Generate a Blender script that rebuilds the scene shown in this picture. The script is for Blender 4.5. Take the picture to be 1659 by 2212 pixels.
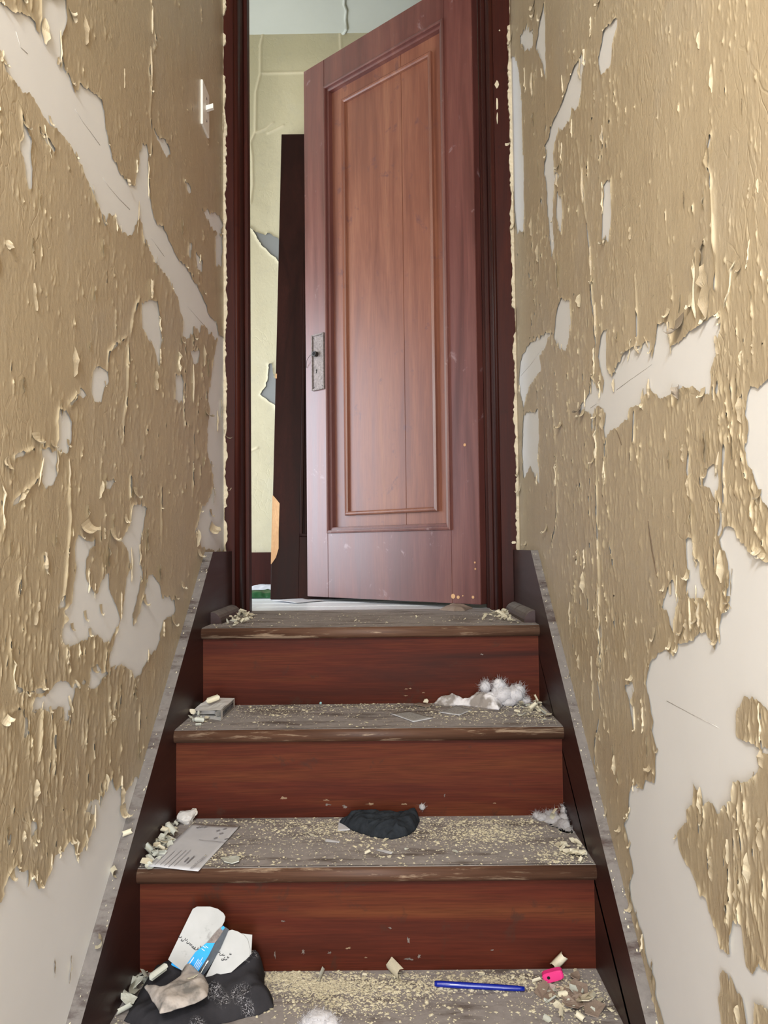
import bpy, bmesh, math, random
import numpy as np
from mathutils import Vector, Matrix, Euler

for o in list(bpy.data.objects): bpy.data.objects.remove(o)
sc = bpy.context.scene
COL = sc.collection
rnd = random.Random(7)

# ------------------------------------------------------------------ camera, light, exposure
F, CX, CY = 1573.0, 829.5, 1106.0
PITCH, ROLL, YAW = math.radians(2.2), 0.0114, -0.0049
SH = (1182.0 - CY) - F*math.tan(PITCH)
_f = np.array([math.sin(YAW)*math.cos(PITCH), math.cos(YAW)*math.cos(PITCH), math.sin(PITCH)])
_r0 = np.array([math.cos(YAW), -math.sin(YAW), 0.0]); _u0 = np.cross(_r0, _f)
_r = _r0*math.cos(ROLL) - _u0*math.sin(ROLL); _u = _r0*math.sin(ROLL) + _u0*math.cos(ROLL)
cam = bpy.data.cameras.new('camera'); camo = bpy.data.objects.new('camera', cam); COL.objects.link(camo)
cam.sensor_fit = 'VERTICAL'; cam.sensor_height = 24.0; cam.lens = F/2212*24.0
cam.shift_y = SH/2212; cam.clip_start = 0.02
camo.matrix_world = Matrix(((_r[0],_u[0],-_f[0],0),(_r[1],_u[1],-_f[1],0),(_r[2],_u[2],-_f[2],0),(0,0,0,1)))
sc.camera = camo

sc.view_settings.view_transform = 'Standard'; sc.view_settings.look = 'None'
sc.view_settings.gamma = 1.0; sc.view_settings.use_curve_mapping = False
sc.view_settings.exposure = 0.0

world = bpy.data.worlds.new('sky'); sc.world = world; world.use_nodes = True
world.node_tree.nodes['Background'].inputs[0].default_value = (0.80, 0.88, 1.0, 1)
world.node_tree.nodes['Background'].inputs[1].default_value = 1.0

def area(name, loc, look, sx, sy, power, col):
    l = bpy.data.lights.new(name, 'AREA'); l.shape = 'RECTANGLE'; l.size = sx; l.size_y = sy
    l.energy = power; l.color = col
    o = bpy.data.objects.new(name, l); COL.objects.link(o); o.location = loc
    o.rotation_euler = (Vector(look)-Vector(loc)).to_track_quat('-Z', 'Y').to_euler()
    return o
# daylight through the open street door at the foot of the stairs, and through the window of the upper room
area('street_door_daylight', (-0.05, -1.55, -0.42), (0.15, 1.0, -0.25), 0.80, 2.0, 62, (0.90, 0.955, 1.0))
area('added_upper_fill', (-0.05, -1.57, 1.45), (0.15, 1.0, 0.7), 0.80, 1.2, 26, (0.90, 0.955, 1.0))  # added fill for the upper walls; no transom is known there
def point_light(name, loc, power, rad, col):
    l = bpy.data.lights.new(name, 'POINT'); l.energy = power; l.shadow_soft_size = rad; l.color = col
    o = bpy.data.objects.new(name, l); COL.objects.link(o); o.location = loc
point_light('added_overhead_fill', (-0.22, -0.50, 0.95), 82, 0.13, (1.0, 0.98, 0.95))  # added fill from above and behind the camera; no hanging lamp is seen
area('added_warm_fill', (-0.42, 0.15, 0.80), (0.38, 0.85, 0.60), 0.20, 0.30, 3.0, (1.0, 0.86, 0.62))  # added warm fill for the right wall; no wall fixture is seen
area('room_window_daylight', (-2.34, 2.66, 0.62), (0.0, 2.62, 0.45), 0.80, 1.5, 42, (0.80, 0.88, 1.0))
area('room_front_window_daylight', (-1.45, 2.235, 0.50), (-1.40, 3.1, 0.50), 0.95, 1.3, 24, (0.78, 0.86, 1.0))

# ------------------------------------------------------------------ pixel rays (to measure real positions on real planes)
def ray(px, py): return _f + _r*((px-CX)/F) - _u*((py-CY-SH)/F)
def onX(px, py, X): d = ray(px, py); return d*(X/d[0])
def onY(px, py, Y): d = ray(px, py); return d*(Y/d[1])
def onZ(px, py, Z): d = ray(px, py); return d*(Z/d[2])

# ------------------------------------------------------------------ materials
def new_mat(name):
    m = bpy.data.materials.new(name); m.use_nodes = True
    nt = m.node_tree; return m, nt, nt.nodes['Principled BSDF']
def lk(nt, a, b): nt.links.new(a, b)
def coords(nt, s=(1,1,1), kind='Object', loc=(0,0,0)):
    t = nt.nodes.new('ShaderNodeTexCoord'); mp = nt.nodes.new('ShaderNodeMapping')
    mp.inputs['Scale'].default_value = s; mp.inputs['Location'].default_value = loc
    lk(nt, t.outputs[kind], mp.inputs[0]); return mp.outputs[0]
def noise(nt, vec, scale, detail=4, rough=0.55, dist=0.0):
    n = nt.nodes.new('ShaderNodeTexNoise'); n.inputs['Scale'].default_value = scale
    n.inputs['Detail'].default_value = detail; n.inputs['Roughness'].default_value = rough
    n.inputs['Distortion'].default_value = dist; lk(nt, vec, n.inputs['Vector']); return n.outputs['Fac']
def ramp(nt, fac, stops):
    r = nt.nodes.new('ShaderNodeValToRGB'); e = r.color_ramp.elements
    while len(e) < len(stops): e.new(0.5)
    for i, (p, c) in enumerate(stops):
        e[i].position = p; e[i].color = (c, c, c, 1) if isinstance(c, (int, float)) else (*c, 1)
    lk(nt, fac, r.inputs[0]); return r.outputs[0]
def mixc(nt, fac, a, b, mode='MIX'):
    m = nt.nodes.new('ShaderNodeMix'); m.data_type = 'RGBA'; m.blend_type = mode
    for s, v in ((0, fac), (6, a), (7, b)):
        if isinstance(v, (int, float)): m.inputs[s].default_value = v
        elif isinstance(v, tuple): m.inputs[s].default_value = (*v, 1)
        else: lk(nt, v, m.inputs[s])
    return m.outputs[2]
def math_(nt, op, a, b=0.0):
    m = nt.nodes.new('ShaderNodeMath'); m.operation = op
    for s, v in ((0, a), (1, b)):
        if isinstance(v, (int, float)): m.inputs[s].default_value = v
        else: lk(nt, v, m.inputs[s])
    return m.outputs[0]
def bump(nt, b, h, strength=0.5, dist=0.002):
    n = nt.nodes.new('ShaderNodeBump'); n.inputs['Strength'].default_value = strength
    n.inputs['Distance'].default_value = dist; lk(nt, h, n.inputs['Height']); lk(nt, n.outputs[0], b.inputs['Normal'])
def setc(nt, b, c):
    if isinstance(c, tuple): b.inputs['Base Color'].default_value = (*c, 1)
    else: lk(nt, c, b.inputs['Base Color'])
def upness(nt, lo=0.25, hi=0.75):
    g = nt.nodes.new('ShaderNodeNewGeometry'); s = nt.nodes.new('ShaderNodeSeparateXYZ')
    lk(nt, g.outputs['True Normal'], s.inputs[0]); return ramp(nt, s.outputs[2], [(lo, 0.0), (hi, 1.0)])

def plain(name, col, rough=0.7, var=0.12, scale=40, bmp=0.0, spec=0.5):
    m, nt, b = new_mat(name); v = coords(nt); n = noise(nt, v, scale)
    c = ramp(nt, n, [(0.25, tuple(x*(1-var) for x in col)), (0.75, tuple(min(1, x*(1+var)) for x in col))])
    setc(nt, b, c); b.inputs['Roughness'].default_value = rough; b.inputs['Specular IOR Level'].default_value = spec
    if bmp: bump(nt, b, noise(nt, v, scale*3), bmp, 0.002)
    return m

def wood(name, dark, mid, light, axis, rough=0.4, scuff=None, dust=None, scuff_lo=0.66, coat=0.0, fine=90, spec=0.3, sscale=(3.0,3.0,3.0)):
    m, nt, b = new_mat(name)
    s = [9, 9, 9]; s[axis] = 0.8
    v = coords(nt, tuple(s)); big = noise(nt, v, 1.6, 5, 0.6, 0.6)
    s2 = [1, 1, 1]; s2[axis] = 0.03
    gr = noise(nt, coords(nt, tuple(s2)), fine*4, 3, 0.6)
    base = ramp(nt, big, [(0.30, dark), (0.52, mid), (0.75, light)])
    c = mixc(nt, ramp(nt, gr, [(0.35, 0.40), (0.6, 0.0)]), base, dark)
    if scuff:
        v3 = coords(nt, sscale); sn = noise(nt, v3, 5.0, 8, 0.68, 0.4)
        c = mixc(nt, ramp(nt, sn, [(scuff_lo, 0.0), (scuff_lo+0.08, 0.7)]), c, scuff)
    r = ramp(nt, big, [(0.2, rough*0.8), (0.8, min(1, rough*1.25))])
    if dust:
        up = upness(nt); dn = noise(nt, coords(nt, (1, 4, 1)), 7, 9, 0.72)
        f = math_(nt, 'MULTIPLY', up, ramp(nt, dn, [(0.36, 0.15), (0.50, 1.0)]))
        dcol = ramp(nt, noise(nt, coords(nt), 55, 6, 0.7), [(0.3, tuple(x*0.72 for x in dust)), (0.7, dust)])
        c = mixc(nt, f, c, dcol); r = mixc(nt, f, r, (0.85, 0.85, 0.85))
    setc(nt, b, c); lk(nt, r, b.inputs['Roughness'])
    b.inputs['Specular IOR Level'].default_value = spec
    b.inputs['Coat Weight'].default_value = coat; b.inputs['Coat Roughness'].default_value = 0.35
    bump(nt, b, gr, 0.12, 0.001)
    return m

DUST = (0.33, 0.298, 0.288)
def paint_mat(name, a, bcol, dirt, rough, grey):
    m, nt, b = new_mat(name); v = coords(nt)
    big = noise(nt, v, 1.7, 4, 0.6, 0.3); c = ramp(nt, big, [(0.3, a), (0.7, bcol)])
    c = mixc(nt, ramp(nt, noise(nt, coords(nt, (1, 1.6, 1)), 3.1, 7, 0.68, 0.5), [(0.52, 0.0), (0.74, 0.5)]), c, grey)
    c = mixc(nt, ramp(nt, noise(nt, coords(nt, (1, 3, 1)), 21, 6, 0.7, 0.2), [(0.54, 0.0), (0.74, 0.45)]), c, dirt)
    st = noise(nt, coords(nt, (1, 14, 2.2)), 2.2, 6, 0.65, 0.3)
    c = mixc(nt, ramp(nt, st, [(0.52, 0.0), (0.80, 0.5)]), c, dirt)
    sp = noise(nt, v, 150, 3, 0.6); c = mixc(nt, ramp(nt, sp, [(0.66, 0.0), (0.74, 0.55)]), c, tuple(x*0.45 for x in dirt))
    at = nt.nodes.new('ShaderNodeAttribute'); at.attribute_name = 'lift'
    c = mixc(nt, at.outputs['Fac'], c, (0.74, 0.64, 0.44))
    setc(nt, b, c); b.inputs['Roughness'].default_value = rough
    fine = noise(nt, coords(nt, (1, 1.5, 0.8)), 90, 6, 0.65, 0.3)
    wv = nt.nodes.new('ShaderNodeMix'); wv.data_type = 'VECTOR'; wv.inputs[0].default_value = 0.05
    nz = nt.nodes.new('ShaderNodeTexNoise'); nz.inputs['Scale'].default_value = 14; lk(nt, v, nz.inputs['Vector']); lk(nt, coords(nt, (1, 1.7, 0.55)), wv.inputs[4]); lk(nt, nz.outputs['Color'], wv.inputs[5])
    vo = nt.nodes.new('ShaderNodeTexVoronoi'); vo.feature = 'DISTANCE_TO_EDGE'; vo.inputs['Scale'].default_value = 34; lk(nt, wv.outputs[1], vo.inputs['Vector'])
    crk = ramp(nt, vo.outputs['Distance'], [(0.0, 0.0), (0.055, 1.0)])
    cm = ramp(nt, noise(nt, v, 4.5, 5, 0.6), [(0.46, 1.0), (0.62, 0.0)])
    crk = math_(nt, 'MAXIMUM', crk, cm)
    bump(nt, b, math_(nt, 'ADD', math_(nt, 'MULTIPLY', fine, 0.55), math_(nt, 'MULTIPLY', crk, 0.30)), 0.35, 0.003); b.inputs['Specular IOR Level'].default_value = 0.5
    return m
MAT = {}
MAT['paint'] = paint_mat('tan_wall_paint', (0.415, 0.337, 0.225), (0.48, 0.40, 0.28), (0.30, 0.235, 0.16), 0.40, (0.41, 0.37, 0.315))
MAT['room_paint'] = paint_mat('pale_yellow_room_paint', (0.52, 0.455, 0.285), (0.56, 0.50, 0.335), (0.42, 0.37, 0.26), 0.6, (0.49, 0.455, 0.35))
def plaster_mat(name, col, scr):
    m, nt, b = new_mat(name); v = coords(nt)
    c = ramp(nt, noise(nt, v, 3, 5, 0.6), [(0.3, tuple(x*0.93 for x in col)), (0.7, col)])
    s = noise(nt, coords(nt, (1, 6, 1.2)), 9, 6, 0.7, 0.4)
    c = mixc(nt, ramp(nt, s, [(0.70, 0.0), (0.80, 0.35)]), c, scr)
    setc(nt, b, c); b.inputs['Roughness'].default_value = 0.62
    bump(nt, b, noise(nt, v, 60, 4, 0.6), 0.12, 0.001); return m
MAT['plaster'] = plaster_mat('bare_white_plaster', (0.79, 0.80, 0.82), (0.55, 0.53, 0.50))
MAT['grey_plaster'] = plaster_mat('bare_grey_plaster', (0.24, 0.24, 0.225), (0.5, 0.48, 0.44))
MAT['ceil'] = plaster_mat('pale_grey_green_ceiling', (0.62, 0.63, 0.55), (0.5, 0.5, 0.42))
MAT['flake'] = plain('peeling_paint_cream', (0.54, 0.465, 0.335), 0.55, 0.16, 30)
MAT['chip'] = plain('fallen_paint_chip_cream', (0.60, 0.55, 0.42), 0.6, 0.14, 25)
MAT['chip_grey'] = plain('fallen_paint_chip_grey_green', (0.50, 0.51, 0.45), 0.6, 0.12, 25)
MAT['chip_brown'] = plain('fallen_brown_paint_chip', (0.27, 0.205, 0.165), 0.7, 0.2, 25)
MAT['crumb'] = plain('paint_crumbs', (0.60, 0.545, 0.40), 0.8, 0.25, 200)
MAT['riser'] = wood('red_brown_riser_wood', (0.026, 0.007, 0.004), (0.080, 0.016, 0.008), (0.120, 0.036, 0.014), 0, 0.55, scuff=(0.045,0.020,0.013), scuff_lo=0.60, spec=0.10)
MAT['stringer'] = wood('dark_brown_stringer_wood', (0.022, 0.010, 0.009), (0.036, 0.014, 0.012), (0.058, 0.020, 0.015), 1, 0.42, dust=(0.205, 0.185, 0.175))
MAT['tread'] = wood('dusty_grey_tread', (0.045, 0.032, 0.027), (0.10, 0.075, 0.062), (0.16, 0.12, 0.10), 0, 0.6, dust=DUST, scuff=(0.03,0.022,0.02))
MAT['nosing'] = wood('worn_nosing_wood', (0.035, 0.016, 0.010), (0.095, 0.046, 0.028), (0.15, 0.085, 0.055), 0, 0.45, scuff=(0.40,0.29,0.20), scuff_lo=0.545, sscale=(1.1,10,10), spec=0.2)
MAT['door'] = wood('red_brown_door_wood', (0.080, 0.024, 0.020), (0.140, 0.044, 0.035), (0.195, 0.072, 0.050), 2, 0.40, scuff=(0.28,0.18,0.18), scuff_lo=0.62, coat=0.40, spec=0.6)
MAT['door_panel'] = wood('faded_red_brown_door_panel', (0.125, 0.042, 0.028), (0.215, 0.080, 0.047), (0.285, 0.122, 0.068), 2, 0.42, scuff=(0.11,0.045,0.045), scuff_lo=0.60, coat=0.18, spec=0.45)
MAT['trim'] = wood('dark_red_brown_trim_wood', (0.022, 0.006, 0.0045), (0.042, 0.009, 0.006), (0.072, 0.016, 0.008), 2, 0.45, scuff=(0.016,0.006,0.005), scuff_lo=0.62, spec=0.13)
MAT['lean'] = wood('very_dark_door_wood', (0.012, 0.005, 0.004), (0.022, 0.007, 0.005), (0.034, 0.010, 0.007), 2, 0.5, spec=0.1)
MAT['raw'] = wood('bare_splintered_wood', (0.42, 0.22, 0.10), (0.58, 0.34, 0.17), (0.72, 0.46, 0.25), 2, 0.7)
MAT['floor'] = wood('blue_grey_painted_floorboard', (0.66, 0.69, 0.72), (0.74, 0.77, 0.80), (0.78, 0.81, 0.84), 0, 0.30, scuff=(0.20,0.13,0.10), scuff_lo=0.70)
MAT['white'] = plain('white_plastic', (0.78, 0.75, 0.69), 0.4, 0.05)
MAT['paper'] = plain('white_paper', (0.55, 0.55, 0.58), 0.7, 0.08, 20)
MAT['card'] = plain('soiled_white_card', (0.60, 0.585, 0.57), 0.7, 0.16, 22)
MAT['ink'] = plain('black_ink', (0.03, 0.03, 0.035), 0.6, 0.1)
MAT['greyink'] = plain('grey_ink', (0.20, 0.20, 0.23), 0.7, 0.1)
MAT['black'] = plain('black_hollow', (0.004, 0.003, 0.003), 0.9, 0.1)
MAT['metal'] = plain('tarnished_plate_metal', (0.20, 0.165, 0.15), 0.6, 0.4, 150, 0.3)
MAT['metal'].node_tree.nodes['Principled BSDF'].inputs['Metallic'].default_value = 0.5
MAT['iron'] = plain('dark_iron', (0.02, 0.015, 0.012), 0.5, 0.2)
MAT['fluff'] = plain('white_cotton_fluff', (0.54, 0.525, 0.545), 1.0, 0.08, 60, 0.8, 0.0)
MAT['fluff_grey'] = plain('dusty_grey_fluff', (0.40, 0.385, 0.395), 1.0, 0.12, 60, 0.8, 0.0)
MAT['bcloth'] = plain('black_blue_cloth', (0.024, 0.028, 0.034), 0.95, 0.3, 60, 0.5, 0.1)
MAT['blue'] = plain('bright_blue_foil', (0.0, 0.33, 0.85), 0.3, 0.08, 20)
MAT['foil'] = plain('dark_grey_foil', (0.035, 0.045, 0.06), 0.25, 0.4, 60)
MAT['penblue'] = plain('translucent_blue_plastic', (0.004, 0.016, 0.27), 0.14, 0.1)
MAT['pink'] = plain('hot_pink_plastic', (0.72, 0.035, 0.21), 0.45, 0.05)
MAT['green'] = plain('dark_green_plastic', (0.008, 0.07, 0.02), 0.3, 0.3)
MAT['sockdirty'] = None

# ------------------------------------------------------------------ mesh and object helpers
def wloc(o):
    v = Vector((0, 0, 0))
    while o is not None: v = v + o.location; o = o.parent
    return v
def obj(name, verts, faces, mat, parent=None, smooth=False, label=None):
    me = bpy.data.meshes.new(name)
    off = wloc(parent) if parent else Vector((0, 0, 0))
    V = np.asarray(verts, dtype=float).reshape(-1, 3) - np.array(off)
    me.from_pydata(V.tolist(), [], [tuple(int(i) for i in f) for f in faces])
    mats = mat if isinstance(mat, (list, tuple)) else [mat]
    for m in mats: me.materials.append(MAT[m] if isinstance(m, str) else m)
    if smooth: me.polygons.foreach_set('use_smooth', [True]*len(me.polygons))
    me.update()
    o = bpy.data.objects.new(name, me); COL.objects.link(o)
    if parent: o.parent = parent
    if label: o['label'] = label
    return o
def tag(o, label, cat=None, group=None, kind=None):
    o['label'] = label
    if cat: o['category'] = cat
    if group: o['group'] = group
    if kind: o['kind'] = kind
    return o
def empty(name, loc, label, cat, group=None, kind=None):
    o = bpy.data.objects.new(name, None); COL.objects.link(o); o.location = loc; o.empty_display_size = 0.05
    return tag(o, label, cat, group, kind)
def boxv(x0, x1, y0, y1, z0, z1):
    v = [(x0,y0,z0),(x1,y0,z0),(x1,y1,z0),(x0,y1,z0),(x0,y0,z1),(x1,y0,z1),(x1,y1,z1),(x0,y1,z1)]
    f = [(0,3,2,1),(4,5,6,7),(0,1,5,4),(1,2,6,5),(2,3,7,6),(3,0,4,7)]
    return v, f
def box(name, x0, x1, y0, y1, z0, z1, mat, parent=None, bev=0.0, label=None):
    v, f = boxv(x0, x1, y0, y1, z0, z1)
    o = obj(name, v, f, mat, parent, label=label)
    if bev:
        bm = bmesh.new(); bm.from_mesh(o.data)
        bmesh.ops.bevel(bm, geom=bm.edges[:], offset=bev, segments=2, affect='EDGES', profile=0.6)
        bm.to_mesh(o.data); bm.free()
    return o
def multibox(name, boxes, mat, parent=None):
    V, Fc = [], []
    for b in boxes:
        v, f = boxv(*b); n = len(V); V += v; Fc += [tuple(i+n for i in q) for q in f]
    return obj(name, V, Fc, mat, parent)
def extrude_profile(name, prof, axis, a, b, mat, parent=None, smooth=False):
    """prof: closed list of 2D points in the plane perpendicular to axis (0:x -> (y,z), 2:z -> (x,y))."""
    n = len(prof); V = []
    for t in (a, b):
        for p in prof:
            V.append((t, p[0], p[1]) if axis == 0 else ((p[0], t, p[1]) if axis == 1 else (p[0], p[1], t)))
    Fc = [(i, (i+1) % n, n+(i+1) % n, n+i) for i in range(n)] + [tuple(range(n-1, -1, -1)), tuple(range(n, 2*n))]
    o = obj(name, V, Fc, mat, parent)
    bm = bmesh.new(); bm.from_mesh(o.data); bmesh.ops.recalc_face_normals(bm, faces=bm.faces[:]); bm.to_mesh(o.data); bm.free()
    if smooth: o.data.polygons.foreach_set('use_smooth', [len(p.vertices) == 4 for p in o.data.polygons])
    return o
def tube(name, pts, rad, mat, parent=None, seg=6):
    pts = [Vector(p) for p in pts]; V, Fc = [], []
    for i, p in enumerate(pts):
        t = (pts[min(i+1, len(pts)-1)] - pts[max(i-1, 0)]).normalized()
        a = t.cross(Vector((0.3, 0.2, 0.93))).normalized(); b = t.cross(a)
        r = rad[i] if isinstance(rad, (list, tuple)) else rad
        for k in range(seg):
            an = 2*math.pi*k/seg; V.append(p + a*math.cos(an)*r + b*math.sin(an)*r)
    for i in range(len(pts)-1):
        for k in range(seg):
            Fc.append((i*seg+k, i*seg+(k+1) % seg, (i+1)*seg+(k+1) % seg, (i+1)*seg+k))
    Fc += [tuple(range(seg-1, -1, -1)), tuple(range((len(pts)-1)*seg, len(pts)*seg))]
    return obj(name, [tuple(v) for v in V], Fc, mat, parent, True)
def place(name, me, mw, parent=None):
    o = bpy.data.objects.new(name, me); COL.objects.link(o)
    if parent: o.parent = parent
    o.matrix_local = mw
    return o

# ------------------------------------------------------------------ numpy noise, polygons, clipped sheets
def vnoise(x, y, seed=0):
    xi = np.floor(x).astype(np.int64); yi = np.floor(y).astype(np.int64); xf = x-xi; yf = y-yi
    def h(a, b):
        n = (a*374761393 + b*668265263 + seed*1442695041) & 0xffffffff
        n = ((n ^ (n >> 13))*1274126177) & 0xffffffff
        return ((n ^ (n >> 16)) & 0xffff)/65535.0
    u = xf*xf*(3-2*xf); v = yf*yf*(3-2*yf)
    return (h(xi, yi)*(1-u)+h(xi+1, yi)*u)*(1-v) + (h(xi, yi+1)*(1-u)+h(xi+1, yi+1)*u)*v
def fbm(x, y, seed=0, oct=4):
    s = 0; a = 0.5; t = 0
    for k in range(oct):
        s = s + a*vnoise(x*2**k, y*2**k, seed+k*17); t += a; a *= 0.55
    return s/t
def sstep(a, b, x):
    t = np.clip((x-a)/(b-a), 0, 1); return t*t*(3-2*t)
def sd_poly(P, poly):
    """signed distance, negative inside"""
    A = np.asarray(poly, float); B = np.roll(A, -1, 0)
    d = np.full(len(P), 1e9); ins = np.zeros(len(P), bool)
    for a, b in zip(A, B):
        e = b-a; w = P-a; t = np.clip((w@e)/max(e@e, 1e-12), 0, 1)
        q = w - t[:, None]*e; d = np.minimum(d, (q*q).sum(1))
        c = (a[1] <= P[:, 1]) != (b[1] <= P[:, 1])
        if abs(b[1]-a[1]) > 1e-12:
            ins ^= c & (P[:, 0] < a[0] + (P[:, 1]-a[1])*(b[0]-a[0])/(b[1]-a[1]))
    d = np.sqrt(d); return np.where(ins, -d, d)
def d_line(P, pl):
    A = np.asarray(pl, float); d = np.full(len(P), 1e9)
    for a, b in zip(A[:-1], A[1:]):
        e = b-a; w = P-a; t = np.clip((w@e)/max(e@e, 1e-12), 0, 1)
        q = w - t[:, None]*e; d = np.minimum(d, (q*q).sum(1))
    return np.sqrt(d)
def local_eval(P, fn, shape, out, pad=0.05):
    A = np.asarray(shape); lo = A.min(0)-pad; hi = A.max(0)+pad
    m = (P[:, 0] >= lo[0]) & (P[:, 0] <= hi[0]) & (P[:, 1] >= lo[1]) & (P[:, 1] <= hi[1])
    if m.any(): out[m] = np.minimum(out[m], fn(P[m], shape))
    return out
def clip_grid(nu, nv, f):
    """triangles of an nu x nv vertex grid where f>0, cut along f=0. returns (weights a,b,t) vertex table and tris"""
    idx = np.arange(nu*nv).reshape(nu, nv)
    a = idx[:-1, :-1].ravel(); b = idx[1:, :-1].ravel(); c = idx[1:, 1:].ravel(); d = idx[:-1, 1:].ravel()
    T = np.concatenate([np.stack([a, b, c], 1), np.stack([a, c, d], 1)])
    s = f[T] > 0; n = s.sum(1)
    full = T[n == 3]; NV = nu*nv
    def rot(T, first):
        k = first.argmax(1); r = np.arange(len(T))
        return np.stack([T[r, k], T[r, (k+1) % 3], T[r, (k+2) % 3]], 1)
    T1 = rot(T[n == 1], s[n == 1]); T2 = rot(T[n == 2], ~s[n == 2])
    def key(i, j): return np.minimum(i, j)*NV + np.maximum(i, j)
    k1 = key(T1[:, 0], T1[:, 1]); k2 = key(T1[:, 0], T1[:, 2])
    k3 = key(T2[:, 0], T2[:, 1]); k4 = key(T2[:, 0], T2[:, 2])
    uq, inv = np.unique(np.concatenate([k1, k2, k3, k4]), return_inverse=True)
    inv = inv.reshape(-1) + NV; n1 = len(k1); n3 = len(k3)
    e1, e2, e3, e4 = inv[:n1], inv[n1:2*n1], inv[2*n1:2*n1+n3], inv[2*n1+n3:]
    tris = np.concatenate([full, np.stack([T1[:, 0], e1, e2], 1), np.stack([e3, T2[:, 1], T2[:, 2]], 1), np.stack([e3, T2[:, 2], e4], 1)])
    ia = uq // NV; ib = uq % NV; t = f[ia]/(f[ia]-f[ib]+1e-12)
    used, inv2 = np.unique(tris, return_inverse=True); tris = inv2.reshape(-1, 3)
    A = np.concatenate([np.arange(NV), ia])[used]; B = np.concatenate([np.arange(NV), ib])[used]
    W = np.concatenate([np.zeros(NV), t])[used]
    return A, B, W, tris
def fast_mesh(name, V, tris, mat, parent=None, smooth=True, attr=None):
    me = bpy.data.meshes.new(name); n = len(V); m = len(tris)
    off = np.array(wloc(parent)) if parent else 0
    me.vertices.add(n); me.vertices.foreach_set('co', (V-off).astype(np.float32).ravel())
    me.loops.add(m*3); me.loops.foreach_set('vertex_index', tris.astype(np.int32).ravel())
    me.polygons.add(m); me.polygons.foreach_set('loop_start', (np.arange(m)*3).astype(np.int32))
    me.polygons.foreach_set('loop_total', np.full(m, 3, np.int32))
    me.polygons.foreach_set('use_smooth', np.full(m, smooth))
    me.materials.append(MAT[mat] if isinstance(mat, str) else mat)
    if attr is not None:
        a = me.attributes.new('lift', 'FLOAT', 'POINT'); a.data.foreach_set('value', attr.astype(np.float32))
    me.update(calc_edges=True); me.validate()
    o = bpy.data.objects.new(name, me); COL.objects.link(o)
    if parent: o.parent = parent
    return o

# ------------------------------------------------------------------ dimensions (metres, eye at the origin)
XL, XR = -0.4497, 0.3603            # inner faces of the stringers
WL, WR = -0.472, 0.380              # wall faces
RUN, RISE = 0.2234, 0.187
Z1, Y1 = -0.1894, 1.755             # top landing level, its nosing edge
def TZ(i): return Z1 - RISE*(i-1)   # tread i, 1 = top
def TY(i): return Y1 - RUN*(i-1)
OV = 0.014
YC, YB = 2.12, 2.24                 # door casing face, back of the jamb
YW = 3.13                           # far wall of the room
ZC = 2.268                          # room ceiling
ZF = TZ(8)                          # lower hall floor

# ------------------------------------------------------------------ the setting: shell
def S(o, label, cat): return tag(o, label, cat, kind='structure')
wall_left = S(box('wall_left', WL-0.10, WL, -1.6, YB, ZF, 2.45, 'plaster'), 'left stairwell wall of white plaster under peeling tan paint', 'wall')
wall_right = S(box('wall_right', WR, WR+0.10, -1.6, YB, ZF, 2.45, 'plaster'), 'right stairwell wall of white plaster under peeling tan paint', 'wall')
S(multibox('wall_front', [(-2.4, -1.95, YC, YB, Z1-0.2, ZC), (-0.95, WL-0.10, YC, YB, Z1-0.2, ZC), (-1.95, -0.95, YC, YB, Z1-0.2, -0.17), (-1.95, -0.95, YC, YB, 1.17, ZC), (WR+0.10, 1.2, YC, YB, Z1-0.2, ZC), (WL-0.10, WR+0.10, YC+0.012, YB, 1.93, 2.45)], 'room_paint'),
  'wall around the doorway at the head of the stairs', 'wall')
S(multibox('wall_entrance', [(WL, -0.45, -1.7, -1.6, ZF, 2.45), (0.36, WR, -1.7, -1.6, ZF, 2.45), (-0.45, 0.36, -1.7, -1.6, ZF+2.08, 0.85), (-0.45, 0.36, -1.7, -1.6, 2.06, 2.45)], 'paint'),
  'tan wall around the street doorway at the foot of the stairs', 'wall')
S(box('ceiling.001', WL-0.1, WR+0.1, -1.7, YB, 2.45, 2.5, 'ceil'), 'pale ceiling over the stairwell', 'ceiling')
S(box('floor.001', WL-0.1, WR+0.1, -1.9, 0.6, ZF-0.05, ZF, 'tread'), 'dusty floor at the foot of the stairs', 'floor')
S(multibox('wall_room_left', [(-2.5, -2.4, YB, 2.25, Z1-0.2, ZC), (-2.5, -2.4, 3.07, YW+0.1, Z1-0.2, ZC), (-2.5, -2.4, 2.25, 3.07, Z1-0.2, -0.15), (-2.5, -2.4, 2.25, 3.07, 1.4, ZC)], 'room_paint'),
  'pale yellow side wall of the upper room with the window', 'wall')
S(box('wall_room_right', 0.62, 0.70, YB, YW+0.1, Z1-0.2, ZC, 'room_paint'), 'pale yellow side wall of the upper room behind the open door', 'wall')
wall_back = S(box('wall_back', -2.5, 0.7, YW, YW+0.1, Z1-0.2, ZC, 'grey_plaster'), 'far room wall in pale yellow paint, cracked, with two grey bare patches', 'wall')
ceil = S(box('ceiling', -2.5, 0.7, YB, YW+0.1, ZC, ZC+0.06, 'ceil'), 'cracked pale grey green ceiling of the upper room', 'ceiling')
fl = S(box('floor', -2.5, 0.7, 2.235, YW, Z1-0.12, Z1-0.022, 'trim'), 'pale blue grey painted board floor of the upper room', 'floor')
y = 2.222; k = 0
while y < YW:
    w = 0.082
    box('floorboard', -2.4 + 0.0, 0.62, y+0.0008, min(y+w-0.0008, YW), Z1-0.022, Z1-0.0008-0.0012*(k % 2), 'floor', fl, 0.0012); y += w; k += 1
S(box('baseboard_back', -2.4, 0.62, YW-0.018, YW, Z1, -0.016, 'trim', bev=0.003), 'dark red brown baseboard along the far room wall', 'baseboard')

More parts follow.
